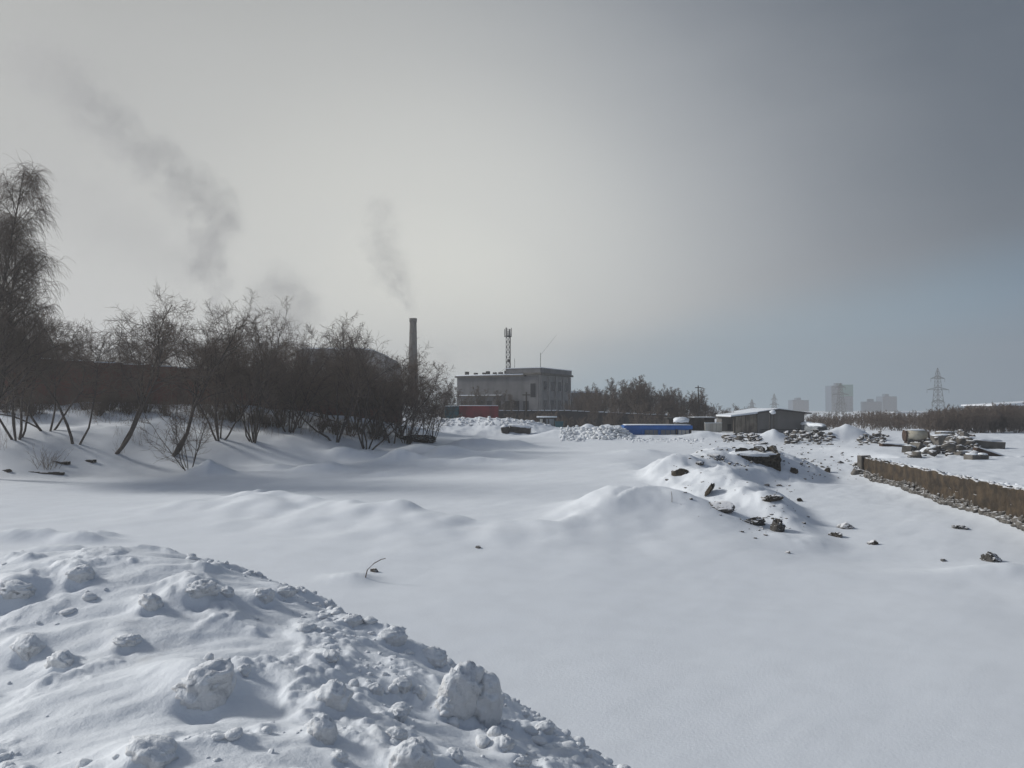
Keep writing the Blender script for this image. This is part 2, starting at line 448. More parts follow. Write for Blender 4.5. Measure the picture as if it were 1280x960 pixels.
# chunks on the heap: px, py, width px, height px, label, roughness (0 smooth .. 1 crusted), sinking
CH = [
    (100, 717, 34, 22, 'small rounded snow lump with icy rim near the top left of the heap', .5, .35),
    (18, 737, 52, 22, 'long ridged snow lump over a dark hollow at the left edge of the heap', .8, .4),
    (34, 806, 40, 34, 'broken crusted snow lump low on the left side of the heap', 1, .35),
    (76, 826, 34, 24, 'rounded snow lump with a hollow top beside the broken crusted lump on the left', .7, .4),
    (188, 752, 30, 26, 'snow knob at the end of a long drift tail on the upper heap', .6, .35),
    (160, 801, 32, 17, 'small wedge of snow over a dark gap in the middle left of the heap', .4, .4),
    (256, 850, 82, 58, 'broad crusted snow lump with grey rough face in the middle of the heap', 1, .45),
    (190, 938, 66, 36, 'smooth rounded snow boulder at the lower left front of the heap', .25, .45),
    (250, 738, 46, 22, 'crumbly grey snow patch lump just under the heap crest', 1, .4),
    (331, 744, 28, 20, 'crumbly snow lump on the crest right of the heap top', 1, .4),
    (284, 740, 18, 14, 'small round snow ball beside the crumbly lump under the crest', .4, .3),
    (305, 838, 18, 15, 'little dark sided snow clod right of the broad crusted lump', .8, .3),
    (412, 820, 26, 14, 'flat tongue of snow with a dark underside on the middle right slope', .4, .4),
    (416, 870, 46, 34, 'egg shaped smooth snow lump over a dark crescent hollow', .2, .35),
    (402, 912, 38, 44, 'pointed upright snow wedge below the egg shaped lump', .5, .35),
    (469, 862, 22, 16, 'small smooth snow lump between the egg shaped lump and the round one', .4, .35),
    (502, 857, 24, 20, 'round icy snow ball half way down the right slope', .8, .25),
    (525, 870, 18, 18, 'crinkled snow clod just right of the round icy ball', 1, .35),
    (497, 893, 28, 20, 'jagged bluish snow clod under the round icy ball', 1, .35),
    (494, 924, 28, 24, 'snow lump with a dark hole beside the big lower block', .7, .35),
    (515, 946, 58, 50, 'big pale snow block at the bottom edge of the picture', .6, .35),
    (424, 947, 22, 14, 'small dark clod of dirty snow near the bottom edge', 1, .3),
    (541, 824, 36, 24, 'snow log with frosted round end jutting over the heap edge', .6, .2),
    (488, 797, 38, 24, 'rounded snow lump standing on the heap edge above the snow log', .6, .3),
    (574, 872, 52, 76, 'tall crusted snow boulder with cracked top on the right slope', .9, .2),
    (607, 876, 42, 72, 'tall grey snow boulder leaning on the cracked one', .45, .15),
    (556, 882, 26, 26, 'smooth snow knob at the foot of the cracked boulder', .3, .35),
    (681, 911, 26, 15, 'flat dark snow slab lump on the lower right ridge', .6, .25),
    (655, 893, 14, 9, 'tiny snow lump on the lower right skyline of the heap', .6, .25),
    (629, 932, 34, 17, 'rough dirty lump trailing below the tall boulders', 1, .35),
    (648, 951, 30, 12, 'low dirty snow ridge near the bottom right of the heap', 1, .35),
    (567, 944, 26, 15, 'wedge shaped snow lump below the tall boulders', .7, .35),
    (412, 757, 14, 16, 'thin upright snow shard on the heap edge', .7, .2),
    (355, 741, 30, 14, 'long low snow lump along the right crest of the heap', .5, .35),
    (440, 776, 26, 16, 'worn snow lump on the heap edge below the shard', .8, .35),
]
CHW = []


def heap_base(x, y):
    x = np.asarray(x, float); y = np.asarray(y, float)
    z = _w[_n] + _w[_n + 1] * x + _w[_n + 2] * y
    for i in range(_n):
        z = z + _w[i] * tps(np.hypot(x - hp_pts[i, 0], y - hp_pts[i, 1]))
    return z


def HH(x, y):
    x = np.asarray(x, float); y = np.asarray(y, float)
    z = heap_base(x, y)
    xr, yr = 0.80 * x + 0.60 * y, -0.60 * x + 0.80 * y        # wind streaks
    z = z + fbm(xr / 2.6, yr, 0.75, 3, 201) * 0.085 + fbm(xr / 2.2, yr, 0.28, 3, 207) * 0.022
    crumb = sst(fbm(x, y, 0.9, 3, 211) * 1.3 + 0.42 * sst(x, -2.8, 0.2) + 0.35 * sst(y, 6.2, 8.0) * sst(x, -3.8, -2.8), 0.05, 0.5)
    z = z + crumb * (ridged(x, y, 0.42, 5, 221) * 0.055 + np.abs(fbm(x, y, 0.17, 4, 229)) * 0.050)
    for cx, cy, rr in CHW:
        m = (np.abs(x - cx) < rr * 8) & (np.abs(y - cy) < rr * 8)
        if not np.any(m):
            continue
        dx, dy = x[m] - cx, y[m] - cy
        a = 0.75 * dx - 0.66 * dy; b = 0.66 * dx + 0.75 * dy     # drift tail away from the wind, scour on the other side
        tail = np.exp(-((b / rr) ** 2)) * np.where(a > 0, np.exp(-(a / (rr * 0.55)) ** 2), np.exp(-(a / (rr * 2.6)) ** 2))
        z[m] += rr * 0.75 * tail - rr * 0.45 * np.exp(-((dx - rr * .35) ** 2 + (dy + rr * 1.05) ** 2) / (rr * .55) ** 2)
    return z


def surf(x, y):
    x = np.asarray(x, float); y = np.asarray(y, float)
    a = H(x, y); m = (x > -11) & (x < 6) & (y > -3) & (y < 14)
    return np.where(m, np.maximum(a, HH(x, y)), a) if np.any(m) else a


def hit(px, py, lo=2.5, hi=260.0):
    """where the sight line of a photograph pixel meets the snow"""
    p1 = P(px, py, 1.0)
    def first(ds):
        xs = ds * p1.x; zs = CAMZ + ds * (p1.z - CAMZ); g = surf(xs, ds); i = int(np.argmax(g >= zs))
        if g[i] < zs[i]:
            i = len(ds) - 1
        return i, xs, g
    ds = np.geomspace(lo, hi, 170); i, xs, g = first(ds)
    ds = np.linspace(ds[max(i - 1, 0)], ds[i], 14); i, xs, g = first(ds)
    return Vector((xs[i], ds[i], g[i]))


for c in CH:
    p = hit(c[0], c[1] + c[3] * 0.30, hi=12.0); CHW.append((p.x, p.y, 0.5 * c[2] / F * p.y))
CHP = [Vector((a, b, float(HH(np.array([a]), np.array([b]))[0]) - .55 * r_)) for a, b, r_ in CHW]


def grid_mesh(name, X, Y, Z, m):
    a, b = X.shape
    V = np.stack([X, Y, Z], -1).reshape(-1, 3)
    i = np.arange((a - 1) * b).reshape(a - 1, b)[:, :-1].ravel()
    return mesh_np(name, V, np.stack([i, i + 1, i + b + 1, i + b], -1), m)


# ground: rings around the viewpoint, finer ahead
ang = np.r_[np.linspace(-180, -60, 60, endpoint=False), np.linspace(-60, -40, 60, endpoint=False), np.linspace(-40, 40, 560, endpoint=False), np.linspace(40, 60, 60, endpoint=False), np.linspace(60, 180, 61)]
rad = np.r_[[0.02, 1.0, 3.0], np.geomspace(5, 220, 560), np.geomspace(224, 1800, 60)]
AA, RR = np.meshgrid(np.radians(ang), rad, indexing='ij')
GX, GY = np.sin(AA) * RR, np.cos(AA) * RR
GZ = H(GX, GY)
GZ = np.where((GX > -9) & (GX < 4) & (GY > -3) & (GY < 8), np.minimum(GZ, -0.3), GZ)
kind(grid_mesh('snow_ground', GX, GY, GZ, M_snow), 'structure')
ang = np.linspace(-82, 42, 860); rad = np.geomspace(1.2, 12.5, 520)
AA, RR = np.meshgrid(np.radians(ang), rad, indexing='ij')
GX, GY = np.sin(AA) * RR, np.cos(AA) * RR
hz = np.maximum(HH(GX, GY), -0.8)
tag(grid_mesh('snow_heap', GX, GY, hz, M_heap), 'large lumpy heap of ploughed snow filling the lower left corner', 'snow heap')

# ------------------------------------------------------------------ lumps
_ico = {}


def ico(n):
    if n not in _ico:
        bm = bmesh.new(); bmesh.ops.create_icosphere(bm, subdivisions=n, radius=1.0)
        bm.verts.ensure_lookup_table()
        _ico[n] = (np.array([v.co[:] for v in bm.verts]), np.array([[v.index for v in f.verts] for f in bm.faces])); bm.free()
    return _ico[n]


def lump(sub, seed, rough, size, angular=0.0):
    v, f = ico(sub); q = v + seed * 3.7
    r = 1 + 0.34 * perlin3(q * 0.9, seed) + 0.20 * rough * perlin3(q * 2.3, seed + 1) + 0.17 * rough * (0.5 - np.abs(perlin3(q * 3.9, seed + 2)) * 2) + 0.06 * rough * perlin3(q * 9.0, seed + 4)
    v2 = v * r[:, None]
    if angular:
        rg = np.random.RandomState(seed)
        for _ in range(7):                     # broken faces
            nrm = rg.normal(size=3); nrm /= np.linalg.norm(nrm); dd = rg.uniform(0.55, 0.85)
            ex = np.maximum(v2 @ nrm - dd, 0) * angular; v2 = v2 - ex[:, None] * nrm
    return v2 * np.array(size), f


for i, c in enumerate(CH):
    p = CHP[i]; wx = 0.5 * c[2] / F * p.y; hz_ = 0.5 * c[3] / F * p.y * 1.1
    v, f = lump(4, 300 + i, 0.45 + 0.9 * c[5], (wx, max(wx * .8, hz_ * .6), hz_), 0.5 * c[5])
    o = mesh_np('snow_chunk', v, f, M_chunk); o.location = (p.x, p.y, p.z + hz_ * (1 - 2 * c[6]) * 0.55)
    o.rotation_euler = (rnd.uniform(-.2, .2), rnd.uniform(-.25, .25), rnd.uniform(-.5, .5))
    tag(o, c[4], 'snow lump', 'frozen lumps on the foreground heap')


def scatter(name, pts, sub, m, rough=0.8, angular=0.5, label=None, cat=None, flat=0.75):
    """many small lumps joined: too small to pick out singly"""
    Vs, Fs, b = [], [], 0
    protos = [lump(sub, 900 + k, rough, (1, 1, 1), angular) for k in range(9)]
    for k, (p, s) in enumerate(pts):
        v, f = protos[k % 9]; a = rnd.uniform(0, 6.28); ca, sa = math.cos(a), math.sin(a)
        sx, sy, sz = s * rnd.uniform(.7, 1.3), s * rnd.uniform(.7, 1.3), s * flat * rnd.uniform(.6, 1.2)
        vv = v * np.array([sx, sy, sz]); vv = np.c_[vv[:, 0] * ca - vv[:, 1] * sa, vv[:, 0] * sa + vv[:, 1] * ca, vv[:, 2]] + np.array(p)
        Vs.append(vv); Fs.append(f + b); b += len(v)
    o = mesh_np(name, np.concatenate(Vs), np.concatenate(Fs), m)
    kind(o, 'stuff')
    if label:
        o['label'] = label
    return o


pts = []
xs = np.array([rnd.uniform(-7, 1.5) for _ in range(16000)]); ys = np.array([rnd.uniform(3, 9) for _ in range(16000)])
wgt = sst(fbm(xs, ys, 1.1, 2, 211) + 0.55 * sst(xs, -2.6, 0.4) + 0.45 * sst(ys, 6.4, 8.2) * sst(xs, -3.8, -2.6), 0.05, 0.7)
zs = HH(xs, ys)
for i in range(16000):
    if rnd.random() < wgt[i] * 0.22:
        s = 0.010 + 0.055 * rnd.random() ** 3
        pts.append(((xs[i], ys[i], zs[i] + s * 0.05), s))
scatter('snow_clods', pts, 2, M_chunk, label='small crumbs of ploughed snow over the foreground heap')

# ------------------------------------------------------------------ bare trees


def tubes(polys, sides):
    """polys: list of (points Nx3, radii N) -> vertices, quads"""
    by = {}; groups = []
    for p, r in polys:
        if p.ndim == 3:
            groups.append((p, r))
        else:
            by.setdefault(len(p), []).append((p, r))
    for L in by.values():
        groups.append((np.array([p for p, _ in L]), np.array([r for _, r in L])))
    Vs, Qs, b = [], [], 0
    for Pn, Rn in groups:
        m, n = Rn.shape
        T = np.gradient(Pn, axis=1); T /= np.linalg.norm(T, axis=2, keepdims=True) + 1e-9
        ref = np.where(np.abs(T[..., 2:3]) < 0.8, np.array([0, 0, 1.0]), np.array([1.0, 0, 0]))
        U = np.cross(T, ref); U /= np.linalg.norm(U, axis=2, keepdims=True) + 1e-9; Wv = np.cross(T, U)
        an = np.arange(sides) * 2 * math.pi / sides
        V = Pn[:, :, None, :] + Rn[:, :, None, None] * (U[:, :, None, :] * np.cos(an)[:, None] + Wv[:, :, None, :] * np.sin(an)[:, None])
        idx = np.arange(m * n * sides).reshape(m, n, sides) + b
        q = np.stack([idx[:, :-1], np.roll(idx, -1, 2)[:, :-1], np.roll(idx, -1, 2)[:, 1:], idx[:, 1:]], -1).reshape(-1, 4)
        Vs.append(V.reshape(-1, 3)); Qs.append(q); b += m * n * sides
    return np.concatenate(Vs), np.concatenate(Qs)


def limb(rg, p, d, L, r0, n, wig, up, r1=0.35):
    """a wandering limb"""
    pts = [p]; st = L / (n - 1)
    for k in range(n - 1):
        d = d + rg.normal(0, wig, 3); d[2] += up; d = d / np.linalg.norm(d)
        pts.append(pts[-1] + d * st)
    return np.array(pts), np.linspace(r0, r0 * r1, n)


def child_dir(rg, t, spread, updir=0.0):
    a = rg.normal(size=3); a -= a.dot(t) * t; a /= np.linalg.norm(a) + 1e-9
    d = t * math.cos(spread) + a * math.sin(spread); d[2] += updir
    return d / np.linalg.norm(d)


def batch(rg, q, d, L, r0, r1, n, wig, up):
    """m wandering limbs at once: start points, directions, lengths, radii"""
    m = len(q); pts = np.empty((m, n, 3)); pts[:, 0] = q; st = (L / (n - 1))[:, None]
    for k in range(n - 1):
        d = d + rg.normal(0, wig, (m, 3)); d[:, 2] += up; d /= np.linalg.norm(d, axis=1, keepdims=True); pts[:, k + 1] = pts[:, k] + d * st
    return pts, r0[:, None] * np.linspace(1, r1, n)[None, :]


def sprout(rg, P_, R_, k, lo, hi, spread, updir):
    """k side shoots on each limb: position along it, start point, direction, radius there"""
    m, n, _ = P_.shape; t = lo + (hi - lo) * (np.arange(k)[None, :] + rg.rand(m, k)) / k
    f = t * (n - 1); i = np.minimum(f.astype(int), n - 2); f = (f - i)[..., None]; row = np.arange(m)[:, None]
    a, b = P_[row, i], P_[row, i + 1]; q = a + (b - a) * f; tg = b - a; tg /= np.linalg.norm(tg, axis=2, keepdims=True) + 1e-9
    w_ = rg.normal(size=tg.shape); w_ -= (w_ * tg).sum(2, keepdims=True) * tg; w_ /= np.linalg.norm(w_, axis=2, keepdims=True) + 1e-9
    s_ = rg.uniform(spread[0], spread[1], (m, k, 1)); d = tg * np.cos(s_) + w_ * np.sin(s_); d[..., 2] += updir
    d /= np.linalg.norm(d, axis=2, keepdims=True)
    return t.reshape(-1), q.reshape(-1, 3), d.reshape(-1, 3), R_[row, i].reshape(-1)


def bare_tree(seed, h, stems, lean, n1, n2, n3, up=0.04, twig=0.011, droop=0.0, clear=0.15, thick=0.10, l1=0.46, wig=0.16, az=None):
    rg = np.random.RandomState(seed); a = np.arange(stems) * 2 * math.pi / stems + rg.uniform(-.5, .5, stems)
    if az is not None:
        a = np.radians(az) + rg.uniform(-.4, .4, stems)
    ln = lean * rg.uniform(.45, 1.2, stems); d = np.c_[np.cos(a) * ln, np.sin(a) * ln, np.ones(stems)]; d /= np.linalg.norm(d, axis=1, keepdims=True)
    L0 = h * rg.uniform(.72, 1.0, stems) * np.sqrt(1 + ln * ln * .35); q = np.c_[np.cos(a), np.sin(a), np.zeros(stems)] * thick * (1.3 if stems > 1 else 0) + np.array([0, 0, -.4])
    p0, r0 = batch(rg, q, d, L0, thick * rg.uniform(.75, 1.1, stems), .16, 11, wig * .7, up)
    t1, q, d, rr = sprout(rg, p0, r0, n1, clear, .97, (.5, 1.05), .1); L1 = h * l1 * (1.12 - t1 * .75) * rg.uniform(.55, 1.15, len(t1))
    p1, r1 = batch(rg, q, d, L1, np.maximum(rr * .55, .018), .3, 8, wig, up * 1.5)
    t2, q, d, rr = sprout(rg, p1, r1, n2, .15, 1.0, (.45, 1.1), .1); L2 = np.repeat(L1, n2) * .5 * (1.1 - .6 * t2) * rg.uniform(.6, 1.25, len(t2))
    p2, r2 = batch(rg, q, d, L2, np.maximum(rr * .6, twig * 1.3), .5, 6, wig * 1.2, up - droop * .5)
    t3, q, d, rr = sprout(rg, p2, r2, n3, .12, 1.0, (.4, 1.0), -droop); L3 = np.maximum(.30, np.repeat(L2, n3) * .6) * rg.uniform(.5, 1.3, len(t3))
    if droop:
        L3 = rg.uniform(.5, 1.7, len(t3))
    p3, r3 = batch(rg, q, d, L3, np.full(len(t3), twig), .6, 5 if droop else 4, wig * 1.1, up * .6 - droop * 2.2)
    return [(p0, r0), (p1, r1)], [(p2, r2), (p3, r3)]


def tree_thing(name, label, cat, seed, loc=(0, 0, 0), rz=0.0, group=None, mw=None, mt=None, **kw):
    wood, twigs = bare_tree(seed, **kw)
    t = thing(name, label, cat, loc, rz, group)
    v, q = tubes(wood, 6); mesh_np('trunk', v, q, mw or M_bark, t)
    v, q = tubes(twigs, 3); mesh_np('crown', v, q, mt or M_twig, t)
    return t


FRONT = [
    # px of the foot, py of the foot, distance, py of the top, recipe, label
    (22, 530, 64, 385, 0, 'dark many stemmed bare tree at the far left bank under the birch'),
    (60, 528, 66, 395, 1, 'bare tree with crossing pale limbs between the birch and the slim forked tree'),
    (95, 531, 65, 388, 2, 'slim forked bare tree rising in front of the red brown wall'),
    (140, 530, 65, 384, 3, 'bent trunk tree leaning right with a broken lower limb before the red brown wall'),
    (212, 530, 66, 388, 3, 'wide bare tree with sloping trunk and arching crown in mid row on the bank'),
    (236, 546, 64, 470, 4, 'low bare shrub with slanting stems at the foot of the wide arching tree'),
    (275, 528, 70, 415, 0, 'bare tree filling the gap behind the wide arching tree'),
    (318, 545, 71, 408, 5, 'fan shaped many stemmed bush spreading from one snowy foot on the bank'),
    (362, 540, 77, 412, 0, 'dense bare tree right of the fan shaped bush'),
    (420, 551, 77, 425, 1, 'dense tall bush before the round roofed dark hall'),
    (458, 555, 77, 428, 0, 'dense bare bush in front of the hall roof end, left of the chimney'),
    (490, 552, 82, 428, 2, 'bare tree with a twiggy right edge just left of the tall chimney'),
    (508, 556, 84, 468, 5, 'low dense bush above the dark hollow at the right end of the bank'),
    (540, 548, 90, 472, 4, 'thin frosted shrub at the right end of the bank beside the teal container'),
]
RECIPE = [dict(stems=5, lean=.50, n1=12, n2=8, n3=6, thick=.10, twig=.011, up=.015, l1=.44, wig=.20, clear=.34), dict(stems=4, lean=.58, n1=14, n2=8, n3=6, thick=.11, twig=.011, up=.015, wig=.21, clear=.34), dict(stems=2, lean=.22, n1=18, n2=9, n3=7, thick=.12, clear=.45, l1=.36, twig=.011, up=.01, wig=.20),
          dict(stems=2, lean=.70, n1=18, n2=10, n3=7, thick=.17, clear=.38, l1=.50, wig=.24, az=10, twig=.011, up=.01), dict(stems=7, lean=.7, n1=7, n2=6, n3=4, thick=.05), dict(stems=10, lean=.6, n1=9, n2=7, n3=6, thick=.07, clear=.25, twig=.011, up=.015, wig=.20)]
GR = 'bare trees and bushes along the left bank'
ALLT = []
for i, (px, py, d, top, rc, lab) in enumerate(FRONT):
    x = P(px, py, d).x; z = Hs(x, d); h = max(2.0, (P(px, top, d).z - z) * (1.0 if rc == 4 else 1.22))
    ALLT.append(tree_thing('bare_bush' if rc in (4, 5) else 'bare_tree', lab, 'bush' if rc in (4, 5) else 'tree', 40 + i, (x, d, z - 0.1), 0.0, GR, h=h, **RECIPE[rc]))

# the weeping birch at the left edge
x = P(-14, 530, 58).x; z = Hs(x, 58)
tree_thing('birch_tree', 'tall weeping birch with hanging twigs at the left edge', 'tree', 5, (x, 58, z - .1), 0.0, None, M_bark, M_twig,
           h=(P(0, 200, 58).z - z) * 1.04, stems=3, lean=.05, n1=44, n2=12, n3=10, up=.03, droop=.20, clear=.28, thick=.22, l1=.25, wig=.10, twig=.009)

BACK = [(-20, 395, 84), (20, 392, 86), (60, 388, 88), (100, 402, 92), (165, 405, 88), (195, 398, 92), (245, 400, 92), (300, 418, 96), (345, 414, 100), (395, 420, 100), (440, 428, 104), (345, 424, 92), (385, 470, 84), (440, 470, 86), (470, 450, 95), (300, 440, 80), (130, 420, 96), (270, 412, 84), (330, 424, 108), (375, 424, 88), (405, 424, 90), (425, 426, 94), (470, 436, 92), (495, 440, 96), (445, 432, 86), (500, 470, 88), (0, 380, 80), (40, 384, 82)]
for i, (px, top, d) in enumerate(BACK):
    src = ALLT[[0, 1, 8, 9, 10][i % 5]]; x = P(px, 520, d).x; z = Hs(x, d)
    h0 = max(v.co.z for v in src.children[0].data.vertices); k = (P(px, top, d).z - z) * 1.0 / h0
    dup(src, (x, d, z - .1), rnd.uniform(0, 6.28), (k * 1.1, k * 1.1, k), next(b for a, b in ((70, 'dim bare tree behind the brick wall right by the birch'), (150, 'dim bare tree over the brick wall behind the slim forked tree'), (235, 'dim bare tree over the brick wall between the bent trunk and the wide arching tree'),
        (312, 'dim bare tree in the tangle behind the wide arching tree'), (372, 'dim bare tree in the tangle behind the fan shaped bush'), (420, 'dim bare tree hiding the left half of the dark hall'), (465, 'dim bare tree hiding the right half of the dark hall'), (2000, 'dim bare tree in the tangle at the foot of the brick chimney')) if px < a), 'trees tangled behind the front row')

ENV = ([-40, 0, 60, 100, 140, 180, 215, 290, 310, 340, 380, 430, 470, 505, 530, 560], [380, 385, 400, 385, 384, 392, 386, 385, 408, 412, 422, 424, 428, 440, 462, 482])
for i in range(9):
    px = 290 + i * 30.0 + rnd.uniform(-7, 7); d = np.interp(px, [0, 300, 540], [71, 77, 91]) + rnd.uniform(-3, 2.5); top = np.interp(px, *ENV) + rnd.uniform(2, 40)
    src = ALLT[[0, 11, 7, 8, 9, 1, 10][i % 7]]; x = P(px, 520, d).x; z = Hs(x, d)
    h0 = max(v.co.z for v in src.children[0].data.vertices); k = (P(px, top, d).z - z) / h0
    dup(src, (x, d, z - .1), rnd.uniform(0, 6.28), (k * 1.2, k * 1.2, k), next(b for a, b in ((375, 'bushy bare tree crowding the bank behind the fan shaped bush'), (465, 'bushy bare tree crowding the bank in front of the dark hall'), (2000, 'bushy bare tree crowding the bank left below the chimney')) if px < a), 'trees crowding before the wall')

# hazy row between the grey building and the grey shed
MID = [(722, 488), (737, 492), (748, 488), (762, 482), (775, 477), (784, 475), (795, 479), (806, 481), (818, 484), (829, 482), (838, 487), (848, 489), (858, 488), (868, 488), (877, 496), (886, 500),
       (562, 478), (552, 486), (585, 490), (604, 486), (625, 488), (648, 488), (745, 500), (770, 498), (800, 500), (825, 502), (850, 502)]
mt = [tree_thing('roadside_tree', 'slender bare tree in the hazy row between the grey building and the grey shed', 'tree', 120 + k, (0, 0, -900), 0.0, 'hazy bare trees in the middle distance', h=9.0, stems=4, lean=.34, n1=11, n2=7, n3=5, thick=.11, l1=.36, twig=.02, up=.05, wig=.15, clear=.3) for k in range(3)]
used = set(); MID += [(px + 5, top + 4 + i % 5) for i, (px, top) in enumerate(MID[:16])] + [(728, 486), (742, 484), (755, 480), (790, 474), (801, 476), (812, 480)]
for i, (px, top) in enumerate(MID):
    d = 148 + (i * 37 % 25) if i < 16 or i > 26 else (150 + i if i < 22 else 128 + i % 5); x = P(px, 520, d).x; z = Hs(x, d); k = (P(px, top, d).z - z) / 8.0
    lab = next(b for a, b in ((600, 'bare tree at the left corner of the grey building above the red container'), (715, 'bare tree standing against the long side of the grey building'), (738, 'bare tree in front of the low annex beside the grey building'),
          (760, 'bare tree between the low annex and the tallest clump of the hazy row'), (792, 'bare tree in the tallest clump of the hazy row, left above the blue cabin'), (822, 'bare tree of the hazy row right above the middle of the blue cabin'),
          (852, 'bare tree of the hazy row above the right end of the blue cabin'), (872, 'bare tree of the hazy row beside the thin utility pole'), (2000, 'low bare tree right of the thin utility pole, over the brown shed roof')) if px < a)
    if i % 3 not in used:
        used.add(i % 3); o = mt[i % 3]; o.location = (x, d, z - .1); o.scale = (k, k, k); o.rotation_euler.z = i; o['label'] = lab
    else:
        dup(mt[i % 3], (x, d, z - .1), i * 1.7, (k * 1.05, k * 1.05, k), lab, 'hazy bare trees in the middle distance')
for px, top, d, lab in ((906, 505, 230, 'small faint tree left of the round faint tree above the white panel'), (924, 502, 235, 'round faint tree behind the small grey hut')):
    x = P(px, 520, d).x; z = Hs(x, d); k = (P(px, top, d).z - z) / 9.0
    dup(mt[px % 3], (x, d, z - .1), px, (k * 1.6, k * 1.6, k), lab)


def thicket(name, label, seed, spots, h, twig, mat_, n=(5, 5, 4), stems=5):
    """a far wood that reads as one mass"""
    rg = np.random.RandomState(seed); Vs, Qs, b = [], [], 0; prot = []
    for k in range(4):
        wd, tw = bare_tree(seed + k, h, stems, .5, n[0], n[1], n[2], thick=.08, twig=twig, up=.06)
        v1, q1 = tubes(wd, 4); v2, q2 = tubes(tw, 3); prot.append((np.concatenate([v1, v2]), np.concatenate([q1, q2 + len(v1)])))
    for i, (x, y, s) in enumerate(spots):
        v, q = prot[i % 4]; a = rg.uniform(0, 6.28); c_, s_ = math.cos(a) * s, math.sin(a) * s
        Vs.append(np.c_[v[:, 0] * c_ - v[:, 1] * s_ + x, v[:, 0] * s_ + v[:, 1] * c_ + y, v[:, 2] * s + Hs(x, y) - .1]); Qs.append(q + b); b += len(v)
    o = mesh_np(name, np.concatenate(Vs), np.concatenate(Qs), mat_); kind(o, 'stuff'); o['label'] = label
    return o


sp = []
for k in range(150):
    px = 1152 + k * 2.1 + rnd.uniform(-4, 4); d = rnd.uniform(118, 150); top = np.interp(px, [1140, 1175, 1230, 1290, 1460], [522, 508, 505, 504, 503]) + rnd.uniform(-2, 3)
    q = P(px, top, d); sp.append((q.x, d, max(.5, (q.z - Hs(q.x, d)) / 5.0)))
thicket('thicket', 'dark leafless thicket behind the snowfield on the right', 700, sp, 5.0, .03, M_twig, (7, 5, 3), 7)
sp = []
for k in range(150):
    px = 1010 + k * 1.25 + rnd.uniform(-4, 4); d = rnd.uniform(128, 240); top = np.interp(px, [1000, 1040, 1085, 1110, 1130, 1175, 1250], [519, 520, 514, 512, 517, 514, 514]) + rnd.uniform(-2, 4)
    q = P(px, top, d); sp.append((q.x, d, max(.5, (q.z - Hs(q.x, d)) / 5.0)))
thicket('far_wood', 'faint grey wood in the haze below the tower blocks', 720, sp, 5.0, .06, M_twig, (4, 4, 2), 5)
sp = []
for k in range(120):
    px = 880 + k * 3.4 + rnd.uniform(-4, 4); d = rnd.uniform(380, 560); q = P(px, np.interp(px, [880, 1000, 1100, 1300], [514, 516, 514, 513]) + rnd.uniform(-2.5, 3), d); sp.append((q.x, d, max(.4, (q.z - Hs(q.x, d)) / 5.0)))
thicket('far_wood', 'faintest line of far wood at the foot of the tower blocks', 760, sp, 5.0, .10, M_twig, (4, 4, 2), 5)
sp = []
for k in range(90):
    px = 540 + k * 3.8; d = rnd.uniform(135, 165); q = P(px, 522, d); sp.append((q.x, d, rnd.uniform(.5, .9)))
thicket('undergrowth', 'brushwood tangled along the dark fence in the middle distance', 740, sp, 4.0, .035, M_twig, (5, 4, 3), 6)

sp = []
for k in range(46):
    px = rnd.uniform(-10, 520); q = hit(px, np.interp(px, [0, 200, 300, 420, 520], [516, 517, 528, 543, 551]) + rnd.uniform(-5, 4), lo=40); sp.append((q.x, q.y, rnd.uniform(.45, 1.0)))
thicket('brushwood', 'low tangled brushwood between the trunks on the left bank', 780, sp, 2.6, .009, M_twig, (6, 5, 4), 6)

# dry weeds on the bank
def weeds(name, label, spots, seed, m=M_twig):
    rg = np.random.RandomState(seed); polys = []
    for x, y, n, h, sp_ in spots:
        for k in range(n):
            a, q = rg.uniform(0, 6.28), abs(rg.normal(0, sp_)); xx, yy = x + math.cos(a) * q, y + math.sin(a) * q
            d = np.array([rg.normal(0, .25), rg.normal(0, .25), 1.0]); d /= np.linalg.norm(d)
            p, r = limb(rg, np.array([xx, yy, Hs(xx, yy) - .05]), d, h * rg.uniform(.5, 1.2), .010, 5, .10, 0, .5); polys.append((p, r))
            for _ in range(2):
                c = rg.randint(1, 4); b, br = limb(rg, p[c], child_dir(rg, d, .6, .1), h * .3, .006, 3, .1, 0, .6); polys.append((b, br))
    v, q = tubes(polys, 3); o = mesh_np(name, v, q, m); kind(o, 'stuff'); o['label'] = label
    return o


sp = []
for k in range(90):
    px = rnd.uniform(0, 500); q = hit(px, np.interp(px, [0, 200, 300, 420, 520], [521, 522, 532, 545, 550]) + rnd.uniform(-9, 8), lo=40); sp.append((q.x, q.y, 7, 1.0, .9))
for k in range(150):
    px = rnd.uniform(0, 430); q = hit(px, np.interp(px, [0, 200, 300, 430], [510, 511, 520, 538]) + rnd.uniform(-4, 8), lo=40); sp.append((q.x, q.y, 8, 1.7, .9))
for px, py in ((150, 545), (165, 552), (176, 556), (176, 545), (182, 550), (8, 560), (4, 548), (150, 566), (640, 500)):
    q = hit(px, py, lo=40); sp.append((q.x, q.y, 6, 1.1, .35))
weeds('dry_weeds', 'thin dry weeds poking from the snow under the trees on the left bank', sp, 77)

